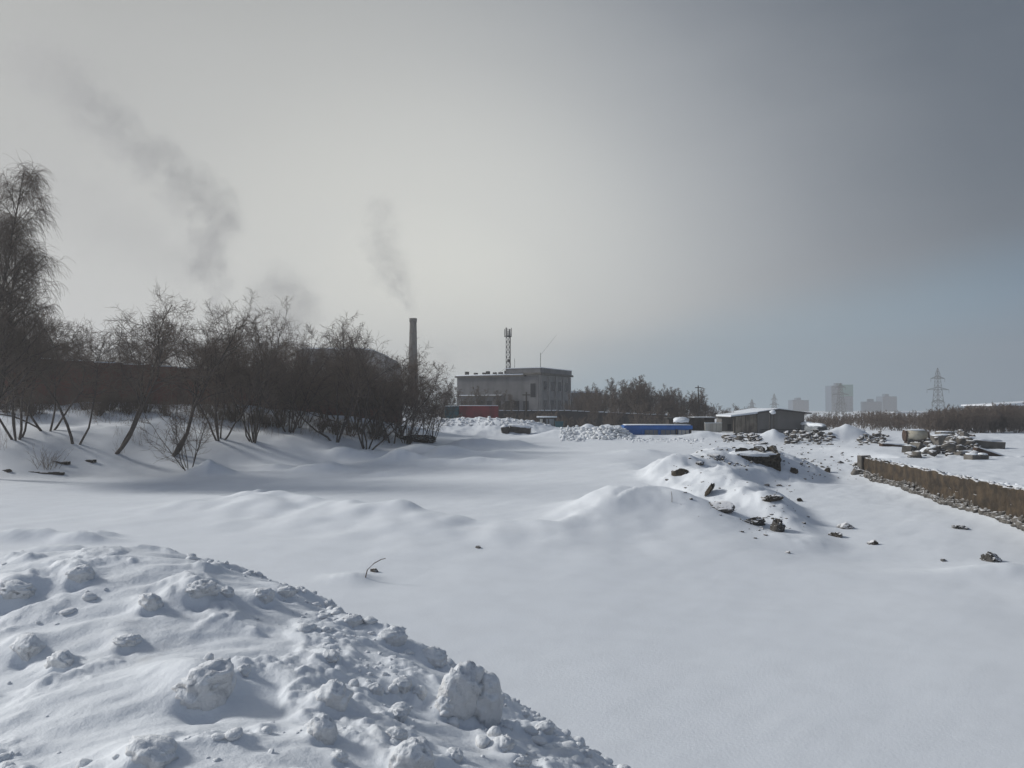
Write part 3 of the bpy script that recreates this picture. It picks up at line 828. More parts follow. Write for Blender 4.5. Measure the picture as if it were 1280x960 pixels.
x, y, z = hit(58, 586, lo=30)
t = thing('bare_shrub', 'small leafless shrub fanning out of the snow by the dark planks at far left', 'shrub', (x, y, z))
rg = np.random.RandomState(3); polys = []
for k in range(26):
    a = rg.uniform(0, 6.28); d = np.array([math.cos(a) * .55, math.sin(a) * .4, 1.0]); d /= np.linalg.norm(d)
    p, r = limb(rg, np.array([rg.normal(0, .35), rg.normal(0, .3), -.1]), d, rg.uniform(.9, 2.3), .016, 6, .1, .02, .4); polys.append((p, r))
    for _ in range(4):
        c = rg.randint(1, 5); polys.append(limb(rg, p[c], child_dir(rg, d, .6, .1), rg.uniform(.3, .7), .008, 3, .1, .02, .6))
v, q = tubes(polys, 3); mesh_np('stems', v, q, M_twig, t)
for (px, py, L_, rz_, lab) in ((58, 592, 2.6, .08, 'long dark plank frozen into the edge of the snowfield at far left'), (76, 579, 1.4, 0.02, 'short dark plank behind the small shrub at far left'), (112, 577, 1.1, -.25, 'dark broken branch stump right of the small shrub'), (9, 589, .7, -.4, 'bit of dark wood at the very left edge of the snowfield')):
    p = hit(px, py, lo=30); m = MB(); n = 7
    for k in range(n):
        a = -L_ / 2 + L_ * k / n; m.box(a, a + L_ / n + .01, -.14 + .02 * math.sin(k * 2.1), .14, -.12, .10 + .04 * math.sin(k * 1.3 + px))
    o = m.build('driftwood', M_wood, None, False, .015); o.location = p; o.rotation_euler = (0, rz_ * .3, rz_); tag(o, lab, 'wood')

# bent stick and reed in the field
p = hit(456, 722, lo=14); e = P(482, 698, p.y)
mid_ = [np.array(p) + np.array([0, 0, -.1]), np.array(p) + (np.array(e) - np.array(p)) * np.array([.12, .3, .38]), np.array(p) + (np.array(e) - np.array(p)) * np.array([.45, .7, .74]), np.array(p) + (np.array(e) - np.array(p)) * np.array([.8, .9, .95]), np.array(e)]
v, q = tubes([(np.array(mid_), np.array([.020, .018, .016, .014, .011]))], 6); tag(mesh_np('bent_stick', v, q, M_twig), 'bent dark stick poking out of the smooth snow right of the heap', 'stick')
p = hit(840, 628, lo=14); v, q = tubes([(np.array([p + Vector((0, 0, -.1)), p + Vector((.0, 0, .25)), p + Vector((-.03, 0, .5))]), np.array([.016, .014, .010]))], 5)
tag(mesh_np('dry_reed', v, q, M_twig), 'single thin dry reed upright in the snow right of the smooth mound', 'reed')

# ------------------------------------------------------------------ dark stones and soil breaking through the snow
ST = [(850, 588, 22, 18, 0, 'dark jagged soil clod on the back slope of the spoil heap'), (895, 570, 22, 7, 0, 'flat dark soil sliver near the top of the spoil heap'), (876, 578, 12, 6, 0, 'tiny dark stone near the crest of the spoil heap'),
      (903, 631, 36, 13, 1, 'dark flat rock under a snow hood on the front of the spoil heap'), (942, 650, 28, 16, 1, 'twin topped dark rock with snow on its back low on the spoil heap'), (971, 657, 16, 22, 1, 'steep dark rock face at the lower right of the spoil heap'),
      (965, 622, 24, 7, 0, 'row of dark clods on the pit side of the spoil heap'), (1000, 625, 9, 6, 0, 'small dark clod down the pit side of the spoil heap'), (1056, 656, 18, 13, 1, 'rounded rock with a snow top at the edge of the pit floor'),
      (1044, 668, 20, 7, 0, 'flat dark stone beside the rounded rock on the pit floor'), (1090, 678, 14, 7, 0, 'small dark stone alone in the middle of the pit floor'), (1239, 697, 24, 15, 1, 'rough dark lump on the snow near the right edge'),
      (1201, 658, 20, 7, 1, 'flat grey stone on the snow below the retaining wall'), (992, 587, 10, 9, 0, 'dark clod at the back of the pit near the black soil face'), (1034, 587, 12, 9, 0, 'dark clod at the back of the pit in the middle'),
      (1052, 578, 10, 4, 0, 'thin dark stone on the far lip of the pit'), (1072, 579, 12, 8, 0, 'dark clod on the far lip of the pit near the wall end'), (958, 606, 8, 4, 0, 'speck of dark soil under the black soil face'),
      (468, 712, 10, 9, 1, 'small dark clod beside the bent stick'), (598, 684, 9, 4, 1, 'lone dark pebble on the smooth snow in the middle'), (885, 610, 6, 22, 0, 'slanting dark soil streak on the front crest of the spoil heap'), (985, 690, 8, 4, 0, 'dark crumb at the foot of the spoil heap'),
      (1180, 700, 10, 4, 1, 'small flat stone on the lower right snow'), (975, 606, 6, 4, 0, 'dark crumb right under the black soil face')]
for i, (px, py, wp, hp, mk, lab) in enumerate(ST):
    p = hit(px, py + hp * .3, lo=14); k = .5 * p.y / F
    v, f = lump(4, 500 + i, 1.9, (wp * k, max(wp * k * .8, hp * k), hp * k * 1.15), .9)
    o = mesh_np('stone' if mk else 'soil_clod', v, f, M_rock if mk else M_soil, None, False); o.location = p + Vector((0, 0, hp * k * .12)); o.rotation_euler = (0, R(35) if 'slanting' in lab else rnd.uniform(-.15, .15), rnd.uniform(-.6, .6))
    tag(o, lab, 'rock' if mk else 'soil clod')

# black soil face with its snow roof
p = P(955, 590, 57.6)
t = thing('soil_bank', 'black frozen soil cut with a thick snow roof at the back of the spoil heap', 'soil bank', (p.x, 57.6, 1.1))
nx, nz = 90, 50; gx, gz = np.meshgrid(np.linspace(-2.0, 1.55, nx), np.linspace(-1.4, 1.50, nz), indexing='ij')
yy = ridged(gx, gz, .9, 5, 401) * .20 + fbm(gx, gz, .3, 3, 405) * .10 + .10 * (1.5 - gz) * -.3
yy = yy + 2.2 * sst(gx, 1.25, 1.6) + 2.0 * sst(-gx, 1.5, 2.1); zt = gz + (fbm(gx, gx * 0 + 1.7, .6, 3, 411) * .16 - .25 * sst(-gx, .6, 1.9)) * sst(gz, .6, 1.5)
V = np.stack([gx, yy, zt], -1).reshape(-1, 3); i_ = np.arange((nx - 1) * nz).reshape(nx - 1, nz)[:, :-1].ravel(); Q = np.stack([i_, i_ + nz, i_ + nz + 1, i_ + 1], -1)
o = mesh_np('cut_face', V, Q, M_soilc, t, False); md = o.modifiers.new('depth', 'SOLIDIFY'); md.thickness = 1.2; md.offset = -1
v, f = lump(4, 77, .35, (2.15, 1.5, .24)); o = mesh_np('snow_cap', v, f, M_cap, t); o.location = (-.25, 1.35, 1.42)

# dark hollow with roots at the right end of the bank
p = hit(520, 552, lo=50); v, f = lump(4, 91, 1.1, (2.0, 1.0, .55), .6); o = mesh_np('soil_bank', v, f, M_wood, None, False); o.location = p + Vector((0, .2, .25)); tag(o, 'dark earth overhang with roots under the low bush at the right end of the bank', 'soil bank')
p = hit(597, 528, lo=80)

# ------------------------------------------------------------------ retaining wall
L_ = 0.0
t = thing('retaining_wall', 'long earth stained retaining wall along the right side of the sunken pit', 'wall', (0, 0, 0))
ys = np.arange(8.0, 61.01, 0.16); nz = 30
gy, gk = np.meshgrid(ys, np.linspace(0, 1, nz), indexing='ij')
ztop = 2.10 + .20 * fbm(gy, gy * 0 + 3.3, 1.6, 5, 431); zz = -0.4 + (ztop + 0.4) * gk
xo = wall_x(gy) + ridged(gy, zz * 0.9, 2.6, 5, 441) * .13 + fbm(gy, zz * 1.2, .6, 5, 447) * .09 - .10 * sst(zz, .9, .3)
V = np.stack([xo, gy, zz], -1).reshape(-1, 3); n_ = len(ys); i_ = np.arange((n_ - 1) * nz).reshape(n_ - 1, nz)[:, :-1].ravel(); Q = np.stack([i_, i_ + 1, i_ + nz + 1, i_ + nz], -1)
o = mesh_np('wall_face', V, Q, M_wallc, t); md = o.modifiers.new('depth', 'SOLIDIFY'); md.thickness = .34; md.offset = 1
pts = []
for k in range(1500):
    y = rnd.uniform(14, 61)
    if rnd.random() > .25 + .75 * float(sst(perlin(np.array([y / 2.3]), np.array([.5]), 5), -.15, .3)[0]):
        continue
    s = .03 + .13 * rnd.random() ** 2.5; x = wall_x(y) + rnd.uniform(-.16, .22); pts.append(((x, y, 2.04 + s * .3 - .9 * max(0, wall_x(y) - x) * rnd.random()), s))
o = scatter('earth_clods', pts, 2, M_soil, 1.0, .8); o.parent = t
pts = []
for k in range(2600):
    y = rnd.uniform(14, 60.5); s = .05 + .17 * rnd.random() ** 2.5; x = wall_x(y) - .15 - rnd.uniform(.0, .5) ; pts.append(((x, y, Hs(x, y) + 0.50 * rnd.random() * (1 - (wall_x(y) - .15 - x) / .5) * (.6 + .4 * math.sin(y * .9)) + s * .3), s))
v2_ = []
for k in range(420):
    y = rnd.uniform(14, 61); s = .05 + .20 * rnd.random() ** 3; v2_.append(((wall_x(y) + rnd.uniform(.0, .9), y, 2.0), s))
o = scatter('snow_lip', v2_, 2, M_cap, .5, 0, flat=.8); o.parent = t
M_frub = mat('frosted_rubble', (0.17, 0.16, 0.145), (0.08, 0.075, 0.068), 1.5, .95, .02, 6, snow=(.72, .4, 5.0))
o = scatter('foot_rubble', pts, 2, M_frub, 1.0, .8, flat=.8); o.parent = t
v, f = ico(3); m = MB().box(-.42, .42, -.30, .30, -.7, 2.28, None)
o = m.build('end_post', M_conc, t, False, .05); o.location = (WALL_A[0] - .05, 61.3, 0); o.rotation_euler = (.02, -.03, .15)
v, f = lump(3, 33, .9, (.55, .5, .6), .6); o = mesh_np('broken_stub', v, f, M_conc, t, False); o.location = (WALL_A[0] - .9, 60.7, .75)

# ------------------------------------------------------------------ buildings and structures
M_pale = mat('pale_plaster', (0.36, 0.35, 0.34), (0.27, 0.265, 0.26), .5, .9, streak=(.9, (.20, .195, .19), .6))
M_grey = mat('grey_render', (0.21, 0.21, 0.215), (0.16, 0.16, 0.165), .35, .9, streak=(.7, (.12, .12, .125), .6))
M_glass = mat('dark_window', (0.03, 0.033, 0.038), (0.02, 0.022, 0.026), .5, .25)
M_steel = mat('galvanised_steel', (0.22, 0.22, 0.22), (0.13, 0.125, 0.12), 1.5, .6, metal=.3)
M_red = mat('red_container_paint', (0.26, 0.045, 0.055), (0.17, 0.035, 0.04), .6, .7, streak=(1.5, (.10, .03, .03), .5))
M_teal = mat('teal_container_paint', (0.035, 0.11, 0.135), (0.025, 0.075, 0.09), .6, .7)
M_blue = mat('blue_paint', (0.022, 0.13, 0.42), (0.018, 0.10, 0.32), .6, .6)
M_panel = mat('grey_panel', (0.22, 0.24, 0.26), (0.14, 0.155, 0.17), .8, .6)
M_white = mat('white_panel', (0.62, 0.61, 0.56), (0.50, 0.49, 0.45), .6, .8, streak=(1.4, (.32, .29, .24), .5))
M_shed = mat('grey_block', (0.17, 0.165, 0.16), (0.135, 0.13, 0.125), .5, .9, streak=(1.2, (.10, .095, .09), .4))
M_shedl = mat('stained_boards', (0.27, 0.245, 0.20), (0.12, 0.10, 0.085), .7, .9, streak=(2.2, (.05, .042, .036), .9))
M_chim = mat('sooty_brick', (0.055, 0.048, 0.042), (0.04, 0.036, 0.033), .4, .95)
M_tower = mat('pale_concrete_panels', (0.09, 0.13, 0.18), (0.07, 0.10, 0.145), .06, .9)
M_green = mat('green_cladding', (0.09, 0.30, 0.22), (0.07, 0.24, 0.18), .1, .8)
M_rust = mat('rusty_steel', (0.085, 0.055, 0.04), (0.05, 0.035, 0.028), 2.0, .9, snow=(.75, .2, 3.0))
M_beige = mat('beige_tank_paint', (0.50, 0.47, 0.38), (0.38, 0.35, 0.28), .8, .7, snow=(.8, .15, 1.0), streak=(2.0, (.25, .21, .15), .5))


def gz_min(x, y, r=3.0):
    return min(Hs(x + a, y + b) for a in (-r, 0, r) for b in (-r, 0, r))


# long red-brown wall behind the trees
A, B = P(-90, 440, 76), P(500, 480, 104); A.z = P(0, 437, 78).z; L_ = (Vector((B.x, B.y)) - Vector((A.x, A.y))).length
t = thing('brick_wall', 'long dim red brown brick wall behind the trees on the left bank', 'wall', (A.x, A.y, 0), math.atan2(B.y - A.y, B.x - A.x))
zt0, zt1 = P(-60, 440, 77).z, P(500, 478, 104).z; n = 18
for k in range(n):
    x0, x1 = L_ * k / n, L_ * (k + 1) / n; za = zt0 + (zt1 - zt0) * (k + .5) / n
    MB().box(x0 + .02, x1 - .02, 0, .4, 1.0, za).build('wall_bay', M_brick, t)
    MB().box(x1 - .3, x1 + .3, -.14, .54, 1.0, za + .05).build('pier', M_brick, t)
    MB().box(x0 + .3, x1 - .3, -.10, .5, za + .002, za + .13).build('snow_coping', M_cap, t, True, .05)

# dark hall with a rounded roof end
a = P(372, 432, 190); b = P(484, 440, 190); z0 = 1.0; w_ = b.x - a.x; zt = P(372, 436, 190).z
t = thing('dark_hall', 'big dark round shouldered hall behind the dense bushes left of the chimney', 'building', (a.x, 190, 0))
MB().prism([(0, z0), (w_, z0), (w_, zt - 3.2), (w_ - 1.0, zt - 1.6), (w_ - 3.4, zt - .5), (w_ - 6, zt), (1.0, zt), (0, zt - .3)], 0, 24).build('wall', M_pale, t)
MB().prism([(.8, zt + .003), (w_ - 6, zt + .003), (w_ - 3.5, zt - .42), (w_ - 3.5, zt - .2), (w_ - 6, zt + .25), (.8, zt + .25)], -.3, 24.3).build('snow_cap', M_cap, t)
for k in range(5):
    MB().box(1.6 + k * 2.6, 3.2 + k * 2.6, -.06, .02, zt - 4.4, zt - 2.2).build('window', M_glass, t)

# tall brick chimney
p = P(516, 515, 317); zt = P(516, 398, 317).z; rb, rt = 7.4 / F * 317, 4.3 / F * 317
t = thing('factory_chimney', 'tall tapering dark brick chimney with smoke rising from its mouth', 'chimney', (p.x, 317, 0))
m = MB(); m.bar((0, 0, 0), (0, 0, zt - 1.6), rb, 20, rt); m.build('shaft', M_chim, t, True)
m = MB(); m.bar((0, 0, zt - 1.6), (0, 0, zt), rt * 1.10, 20, rt * 1.14); m.build('crown_ring', M_chim, t, True)
for k in range(3):
    zz_ = zt - 6 - k * 7; rr = rb + (rt - rb) * zz_ / (zt - 1.6); MB().bar((0, 0, zz_), (0, 0, zz_ + .35), rr * 1.03, 20).build('iron_band', M_rust, t, True)

# grey office building with the mast
D0 = 168.0; cor = P(673, 470, D0); zt = cor.z; th = R(-28); wl, wr = 20.8, 16.5; zb = 1.2
t = thing('grey_building', 'grey flat roofed building with a paler columned end and snow on the roof', 'building', (cor.x, D0, 0), th)
Hh_ = zt - zb
MB().box(-wl, 0, 0, 14, zb, zt).build('wall', M_grey, t)
MB().box(-3.0, .30, .12, wr, zb, zt + .3).build('end_wall', M_pale, t)
MB().box(-wl - .4, -3.4, -.4, 14.4, zt + .002, zt + .35).build('roof_slab', M_conc, t)
MB().box(-wl - .2, -3.6, -.2, 14, zt + .36, zt + .62).build('roof_snow', M_cap, t, True, .08)
MB().box(-3.3, .9, -.5, wr + .5, zt + .31, zt + .75).build('cornice', M_conc, t)
MB().box(-8.0, .6, -.2, wr + .2, zt + .752, zt + 1.75).build('parapet', M_grey, t)
MB().box(-8.1, .7, -.3, wr + .3, zt + 1.753, zt + 1.9).build('parapet_snow', M_cap, t)
MB().box(-wl - .1, -9, -.35, -.003, zt - 4.4, zt - 4.15).build('ledge', M_conc, t)
MB().box(-wl - .1, -9, -.36, -.01, zt - 4.147, zt - 4.0).build('ledge_snow', M_cap, t)
for k in range(8):
    MB().box(-wl + 1 + k * 2.3, -wl + 2.3 + k * 2.3, -.04, .03, zt - 7.4, zt - 5.4).build('window', M_glass, t)
MB().box(-1.9, -.7, -.05, .115, zt - 4.6, zt - 1.6).build('window', M_glass, t)
for k in range(5):
    y0 = .3 + k * 3.8
    MB().box(.303, .55, y0, y0 + .9, zb, zt + .2).build('pilaster', M_pale, t)
    if k < 4:
        for r_ in range(2):
            z0 = zt - 3.3 - r_ * 4.2; fr = MB().box(.303, .40, y0 + 1.4, y0 + 3.3, z0, z0 + 2.4).build('window_frame', M_pale, t)
            MB().box(.403, .43, y0 + 1.6, y0 + 3.1, z0 + .15, z0 + 2.25).build('window', M_glass, fr)
for k, xx in enumerate((-19.6, -17.2, -14.8, -14.0, -12.2, -10.6, -9.2, -8.6)):
    MB().box(xx - .35 - .15 * (k % 3 == 2), xx + .35, 2.0, 2.8, zt + .5, zt + 1.15 + .3 * (k % 3 == 0)).build('roof_vent', M_dark, t, False, .03)
MB().bar((-2.4, 6, zt + 1.8), (-2.4, 6, zt + 5.5), .07, 5).build('whip_aerial', M_steel, t)
MB().bar((-2.4, 6, zt + 5.0), (.6, 8, zt + 9.5), .022, 4).build('aerial_wire', M_steel, t)
MB().bar((-9, 6, zt + .6), (-9, 6, zt + 4.4), .05, 5).build('lightning_rod', M_steel, t)


def lattice(m, zlo, zhi, wlo, whi, n, r, cross=True):
    c = [(-1, -1), (1, -1), (1, 1), (-1, 1)]
    for i in range(n):
        a, b = i / n, (i + 1) / n; za, zb_ = zlo + (zhi - zlo) * a, zlo + (zhi - zlo) * b; wa, wb = wlo + (whi - wlo) * a, wlo + (whi - wlo) * b
        for k in range(4):
            x, y = c[k]; x2, y2 = c[(k + 1) % 4]
            m.bar((x * wa, y * wa, za), (x * wb, y * wb, zb_), r * 1.5, 4)
            m.bar((x * wa, y * wa, za), (x2 * wb, y2 * wb, zb_), r, 3)
            if cross:
                m.bar((x2 * wa, y2 * wa, za), (x * wb, y * wb, zb_), r, 3)
            m.bar((x * wb, y * wb, zb_), (x2 * wb, y2 * wb, zb_), r, 3)


p = P(635, 470, 172); zt2 = P(635, 409, 172).z
t = thing('cell_mast', 'slim lattice antenna mast with a cluster of panels at its top on the grey building', 'antenna mast', (p.x, 172, p.z - .3)); hh = zt2 - p.z
m = MB(); lattice(m, 0, hh * .93, .42, .42, 9, .05); m.build('lattice', M_steel, t)
m = MB().bar((.5, -.5, .3), (.5, -.5, hh * .9), .11, 6).bar((.5, -.5, 1.4), (1.0, -.5, 0), .13, 6); m.build('cable_duct', M_dark, t)
for k in range(6):
    a_ = k * math.pi / 3; M_ = Matrix.Translation((.75 * math.cos(a_), .75 * math.sin(a_), hh * .92)) @ Matrix.Rotation(a_, 4, 'Z')
    MB().box(-.08, .08, -.16, .16, -1.0, 1.0 - .3 * (k % 2), M_).build('antenna_panel', M_steel, t)
MB().bar((0, 0, hh * .9), (0, 0, hh), .06, 5).build('top_spike', M_steel, t)
MB().bar((0, 0, hh * .83), (0, 0, hh * .85), .75, 10).build('platform', M_steel, t)
MB().bar((.1, -.6, hh * .32), (.1, -.75, hh * .36), .28, 8).build('dish', M_dark, t)
for s in (-1, 1):
    MB().bar((0, 0, hh * .22), (s * 3.2, 0, .2), .03, 4).build('guy_wire', M_steel, t)

# lower wing and dark fence
a, b = P(717, 491, 190), P(752, 491, 190); t = thing('low_annex', 'low dark annex with snow on its roof right of the grey building', 'building', (a.x - 3, 190, 0))
MB().box(0, b.x - a.x + 3, 0, 12, 1, a.z).build('wall', M_grey, t); MB().box(-.3, b.x - a.x + 3.3, -.3, 12.3, a.z + .003, a.z + .4).build('roof_snow', M_cap, t)
x0, x1 = P(590, 520, 146).x, P(838, 520, 146).x; n = 30; zt = P(640, 513.5, 146).z
t = thing('dark_fence', 'long dark panel fence with snow on top below the grey building', 'fence', (x0, 146, 0))
pm = None
for k in range(n):
    a = (x1 - x0) * k / n; b = (x1 - x0) * (k + 1) / n; zt_ = zt - .9 * max(0, (k - 14) / 16)
    MB().box(a + .06, b - .06, 0, .12, 1.2, zt_).build('panel', M_dark, t); MB().box(b - .09, b + .09, -.06, .18, 1.2, zt_ + .1).build('post', M_dark, t)
    MB().box(a + .1, b - .1, -.06, .2, zt_ + .002, zt_ + .10 + .08 * rnd.random()).build('snow_strip', M_cap, t)
x = P(658, 520, 139).x; t = thing('dark_pole', 'dark wooden pole beside the fence before the grey building', 'pole', (x, 139, 1.8)); MB().bar((0, 0, 0), (0, 0, P(658, 490, 139).z - 1.8), .16, 8, .12).build('shaft', M_wood, t)
MB().box(-.7, .7, -.06, .06, P(658, 490, 139).z - 2.4, P(658, 490, 139).z - 2.25).build('cross_arm', M_wood, t)
x = P(873, 520, 150).x; t = thing('utility_pole', 'thin tall utility pole at the right end of the hazy tree row', 'pole', (x, 150, 1.8)); MB().bar((0, 0, 0), (0, 0, P(873, 482, 150).z - 1.8), .15, 8, .10).build('shaft', M_wood, t)
MB().box(-.6, .6, -.05, .05, P(873, 485, 150).z - 1.8, P(873, 484, 150).z - 1.8).build('cross_arm', M_wood, t)


def container(px0, px1, py_top, d, h, m_, lab, rz=0.0, dep=2.44):
    a, b = P(px0, py_top, d), P(px1, py_top, d); w_ = (b.x - a.x) / math.cos(rz); zt = (a.z + b.z) / 2
    t = thing('shipping_container', lab, 'container', (a.x, d, zt - h), rz)
    m = MB(); n = int(w_ / .28)
    for k in range(n):
        x = .12 + (w_ - .24) * k / n; s = (w_ - .24) / n
        m.box(x, x + s * .5, .035, .10, .16, h - .14); m.box(x + s * .5, x + s, .07, .12, .16, h - .14)
    m.box(.1, w_ - .1, .12, dep, .15, h - .10); m.build('body', m_, t)
    for x in (0, w_ - .14):
        for y in (0, dep - .1):
            MB().box(x, x + .14, y, y + .14, 0, h).build('corner_post', m_, t)
    for z in (0, h - .14):
        MB().box(.143, w_ - .143, .005, .12, z, z + .14).build('rail', m_, t)
    MB().box(.05, w_ - .05, .05, dep, h + .002, h + .14).build('roof_snow', M_cap, t, True, .05)
    for k in range(4):
        MB().bar((-.02, .35 + k * .55, .2), (-.02, .35 + k * .55, h - .2), .03, 5).build('lock_bar', M_steel, t)
    return t


container(574, 623, 507.5, 138, 2.6, M_red, 'long red shipping container behind the ploughed snow bank', R(4))
container(556, 573, 508, 137, 2.5, M_teal, 'dark teal shipping container left of the red one', R(2), 4.5)

# site hut peeping over the bank
a, b = P(672, 522, 117), P(695, 522, 117); w_ = b.x - a.x
t = thing('site_hut', 'small dark site hut with pale panels behind the snow bank', 'hut', (a.x, 117, a.z - 2.4), R(-3))
MB().box(0, w_, 0, 2.4, 0, 2.4).build('wall', M_dark, t); MB().box(-.15, w_ + .15, -.2, 2.6, 2.402, 2.6).build('roof_snow', M_cap, t, True, .05)
for x0, x1, mm in ((.35, .75, M_white), (.85, 1.15, M_glass), (1.3, 1.6, M_panel), (1.75, 2.5, M_panel)):
    MB().box(x0, x1, -.05, .0, .5, 2.2).build('wall_panel', mm, t)
p = P(699, 526, 116); t2 = thing('blue_bin', 'small dark blue bin beside the site hut', 'bin', (p.x, 116, p.z - 1.5)); MB().prism([(-.5, 0), (.5, 0), (.6, 1.3), (-.6, 1.3)], -.5, .5).build('body', M_teal, t2); MB().box(-.65, .65, -.55, .55, 1.302, 1.42).build('lid', M_teal, t2)

# slabs under snow on the bank
for i, (px, py, w_, hh, lab) in enumerate(((632, 540, 9, 5, 'short dark concrete stub under snow at the left end of the buried slab'), (650, 540, 26, 5, 'long dark slanting concrete slab half buried in the snow bank'))):
    p = hit(px, py, lo=70); k = p.y / F; m = MB().box(-w_ * k / 2, w_ * k / 2, -.8, .8, -.4, hh * k)
    o = m.build('concrete_slab', M_rock, None, False, .06); o.location = p + Vector((0, 0, .15)); o.rotation_euler = (0, R(7) if i else R(-12), R(-6)); tag(o, lab, 'slab')
    v, f = lump(3, 60 + i, .3, (w_ * k * .55, .9, .22)); c_ = mesh_np('snow_cap', v, f, M_cap, o); c_.location = (0, 0, hh * k + .08)

# blue site cabins
d = 106.0; a, b = P(781, 532, d), P(864, 532, d); w_ = b.x - a.x; zt = a.z; h = 2.1; zb = zt - h
t = thing('blue_pavilion', 'long low blue site cabin with grey and white panels between its posts', 'cabin', (a.x, d, zb), R(-2))
MB().box(0, w_, .25, 3.6, -.5, h - .5).build('wall', M_blue, t); MB().box(-.1, w_ + .1, -.1, 3.9, h - .5 + .003, h).build('fascia', M_blue, t)
MB().box(.1, w_ - .1, .1, 3.7, h + .003, h + .14).build('roof_snow', M_cap, t, True, .05)
fx = lambda q: (q - 781) / 83 * w_
for q in (781.6, 804, 824, 845.5, 862.5):
    MB().box(fx(q) - .13, fx(q) + .13, .0, .22, -.5, h - .5).build('post', M_blue if q < 840 else M_dark, t)
for q0, q1, mm in ((806, 822.5, M_panel), (826, 844, M_panel), (847.5, 861, M_white)):
    for k in range(3):
        u0, u1 = fx(q0) + (fx(q1) - fx(q0)) * k / 3, fx(q0) + (fx(q1) - fx(q0)) * (k + 1) / 3
        MB().box(u0 + .04, u1 - .04, .17, .246, -.4, h - .62).build('panel', mm, t)

# brown shed, snow dome, pale wall, grey hut
d = 124.0; a, b = P(836, 522, d), P(893, 522, d); t = thing('brown_shed', 'low brown flat roofed shed behind the blue site cabin', 'shed', (a.x, d, 0), R(-2)); w_ = b.x - a.x
for k in range(14):
    MB().box(w_ * k / 14 + .02, w_ * (k + 1) / 14 - .02, .02 * (k % 2), 5, 1.2, a.z - .15).build('board', M_wood, t)
MB().box(-.3, w_ + .3, -.4, 5.4, a.z - .148, a.z + .02).build('roof', M_dark, t); MB().box(w_ * .55, w_ + .2, -.35, 5.3, a.z + .022, a.z + .09).build('roof_snow', M_cap, t)
p = P(851, 526, 119); t = thing('round_tank', 'round dark tank wearing a dome of snow behind the blue site cabin', 'tank', (p.x, 119, 0)); MB().bar((0, 0, 1.5), (0, 0, p.z), 1.05, 16).build('drum', M_dark, t, True)
v, f = lump(3, 12, .1, (1.2, 1.2, .55)); o = mesh_np('snow_cap', v, f, M_cap, t); o.location = (0, 0, p.z + .02)
d = 119.0; a, b = P(881, 529, d), P(902.5, 529, d); t = thing('pale_wall', 'short pale concrete wall between the brown shed and the grey hut', 'wall', (a.x, d, 1.4)); w_ = b.x - a.x; n = 3
for k in range(n):
    MB().box(w_ * k / n + .02, w_ * (k + 1) / n - .02, 0, .2, 0, a.z - 1.4).build('panel', M_white, t)
MB().box(-.02, w_ + .02, -.03, .23, a.z - 1.398, a.z - 1.3).build('snow_strip', M_cap, t)
d = 120.0; a, b = P(902, 521.5, d), P(921, 521.5, d); t = thing('grey_hut', 'small plain grey hut left of the long grey shed', 'hut', (a.x, d, 1.2)); w_ = b.x - a.x
MB().box(0, w_, 0, 3, 0, a.z - 1.2).build('wall', M_shed, t); MB().box(-.15, w_ + .15, -.2, 3.2, a.z - 1.198, a.z - 1.05).build('roof', M_dark, t); MB().box(.9, 1.5, -.03, .0, 1.4, 2.3).build('window', M_glass, t)

# grey shed
d = 114.0; cx = P(947, 520, d).x; zt = P(947, 517, d).z; zb = 1.3
t = thing('grey_shed', 'wide grey block shed with a low gable and snow on its left lean-to roof', 'shed', (cx, d, 0), 0.0)
wR = P(1005.5, 520, d).x - cx; zr = P(972, 513.2, d).z; ze = P(1005, 516.4, d).z
MB().prism([(0, zb), (wR, zb), (wR, ze), (wR * .45, zr), (0, zt)], 0, 12).build('gable_wall', M_shed, t)
MB().prism([(-.1, zt + .003), (wR * .45, zr + .003), (wR + .9, ze - .12), (wR + .9, ze + .06), (wR * .45, zr + .22), (-.1, zt + .2)], -.5, 12.4).build('roof', M_dark, t)
MB().prism([(0, zt + .203), (wR * .45, zr + .223), (wR * .9, ze + .14), (wR * .9, ze + .22), (wR * .45, zr + .34), (0, zt + .32)], -.3, 12.3).build('roof_snow', M_cap, t)
wL = cx - P(917, 520, d).x; zl = P(917, 521.0, d).z
m = MB(); n = 12
for k in range(n):
    x0, x1 = -wL + wL * k / n + .02, -wL + wL * (k + 1) / n - .02
    MB().box(x0, x1, .15 + .03 * (k % 2), .35, zb, zl - .05 + (zt - zl) * (k + .5) / n).build('board', M_shedl, t)
MB().prism([(-wL - .5, zl), (-.12, zt), (-.12, zt + .30), (-wL - .5, zl + .24)], -.4, 8).build('lean_to_snow', M_cap, t)
MB().prism([(-wL - .6, zl - .12), (-.12, zt - .12), (-.12, zt - .003), (-wL - .6, zl - .003)], -.5, 8.1).build('lean_to_roof', M_dark, t)
MB().box(wR * .06, wR * .95, -.05, -.003, zb + 1.5, zb + 1.58).build('joint', M_dark, t)
for i, (px, top, lab) in enumerate(((962.5, 516, 'left one of the two dark posts before the grey shed gable'), (967, 516, 'right one of the two dark posts, with a ball of snow on top'))):
    p = P(px, 520, 108); t = thing('gate_post', lab, 'post', (p.x, 108, 1.6)); hh = P(px, top, 108).z - 1.6; MB().box(-.07, .07, -.07, .07, 0, hh).build('shaft', M_dark, t)
    if i:
        v, f = lump(3, 15, .2, (.42, .4, .30)); o = mesh_np('snow_cap', v, f, M_cap, t); o.location = (-.12, 0, hh + .1)


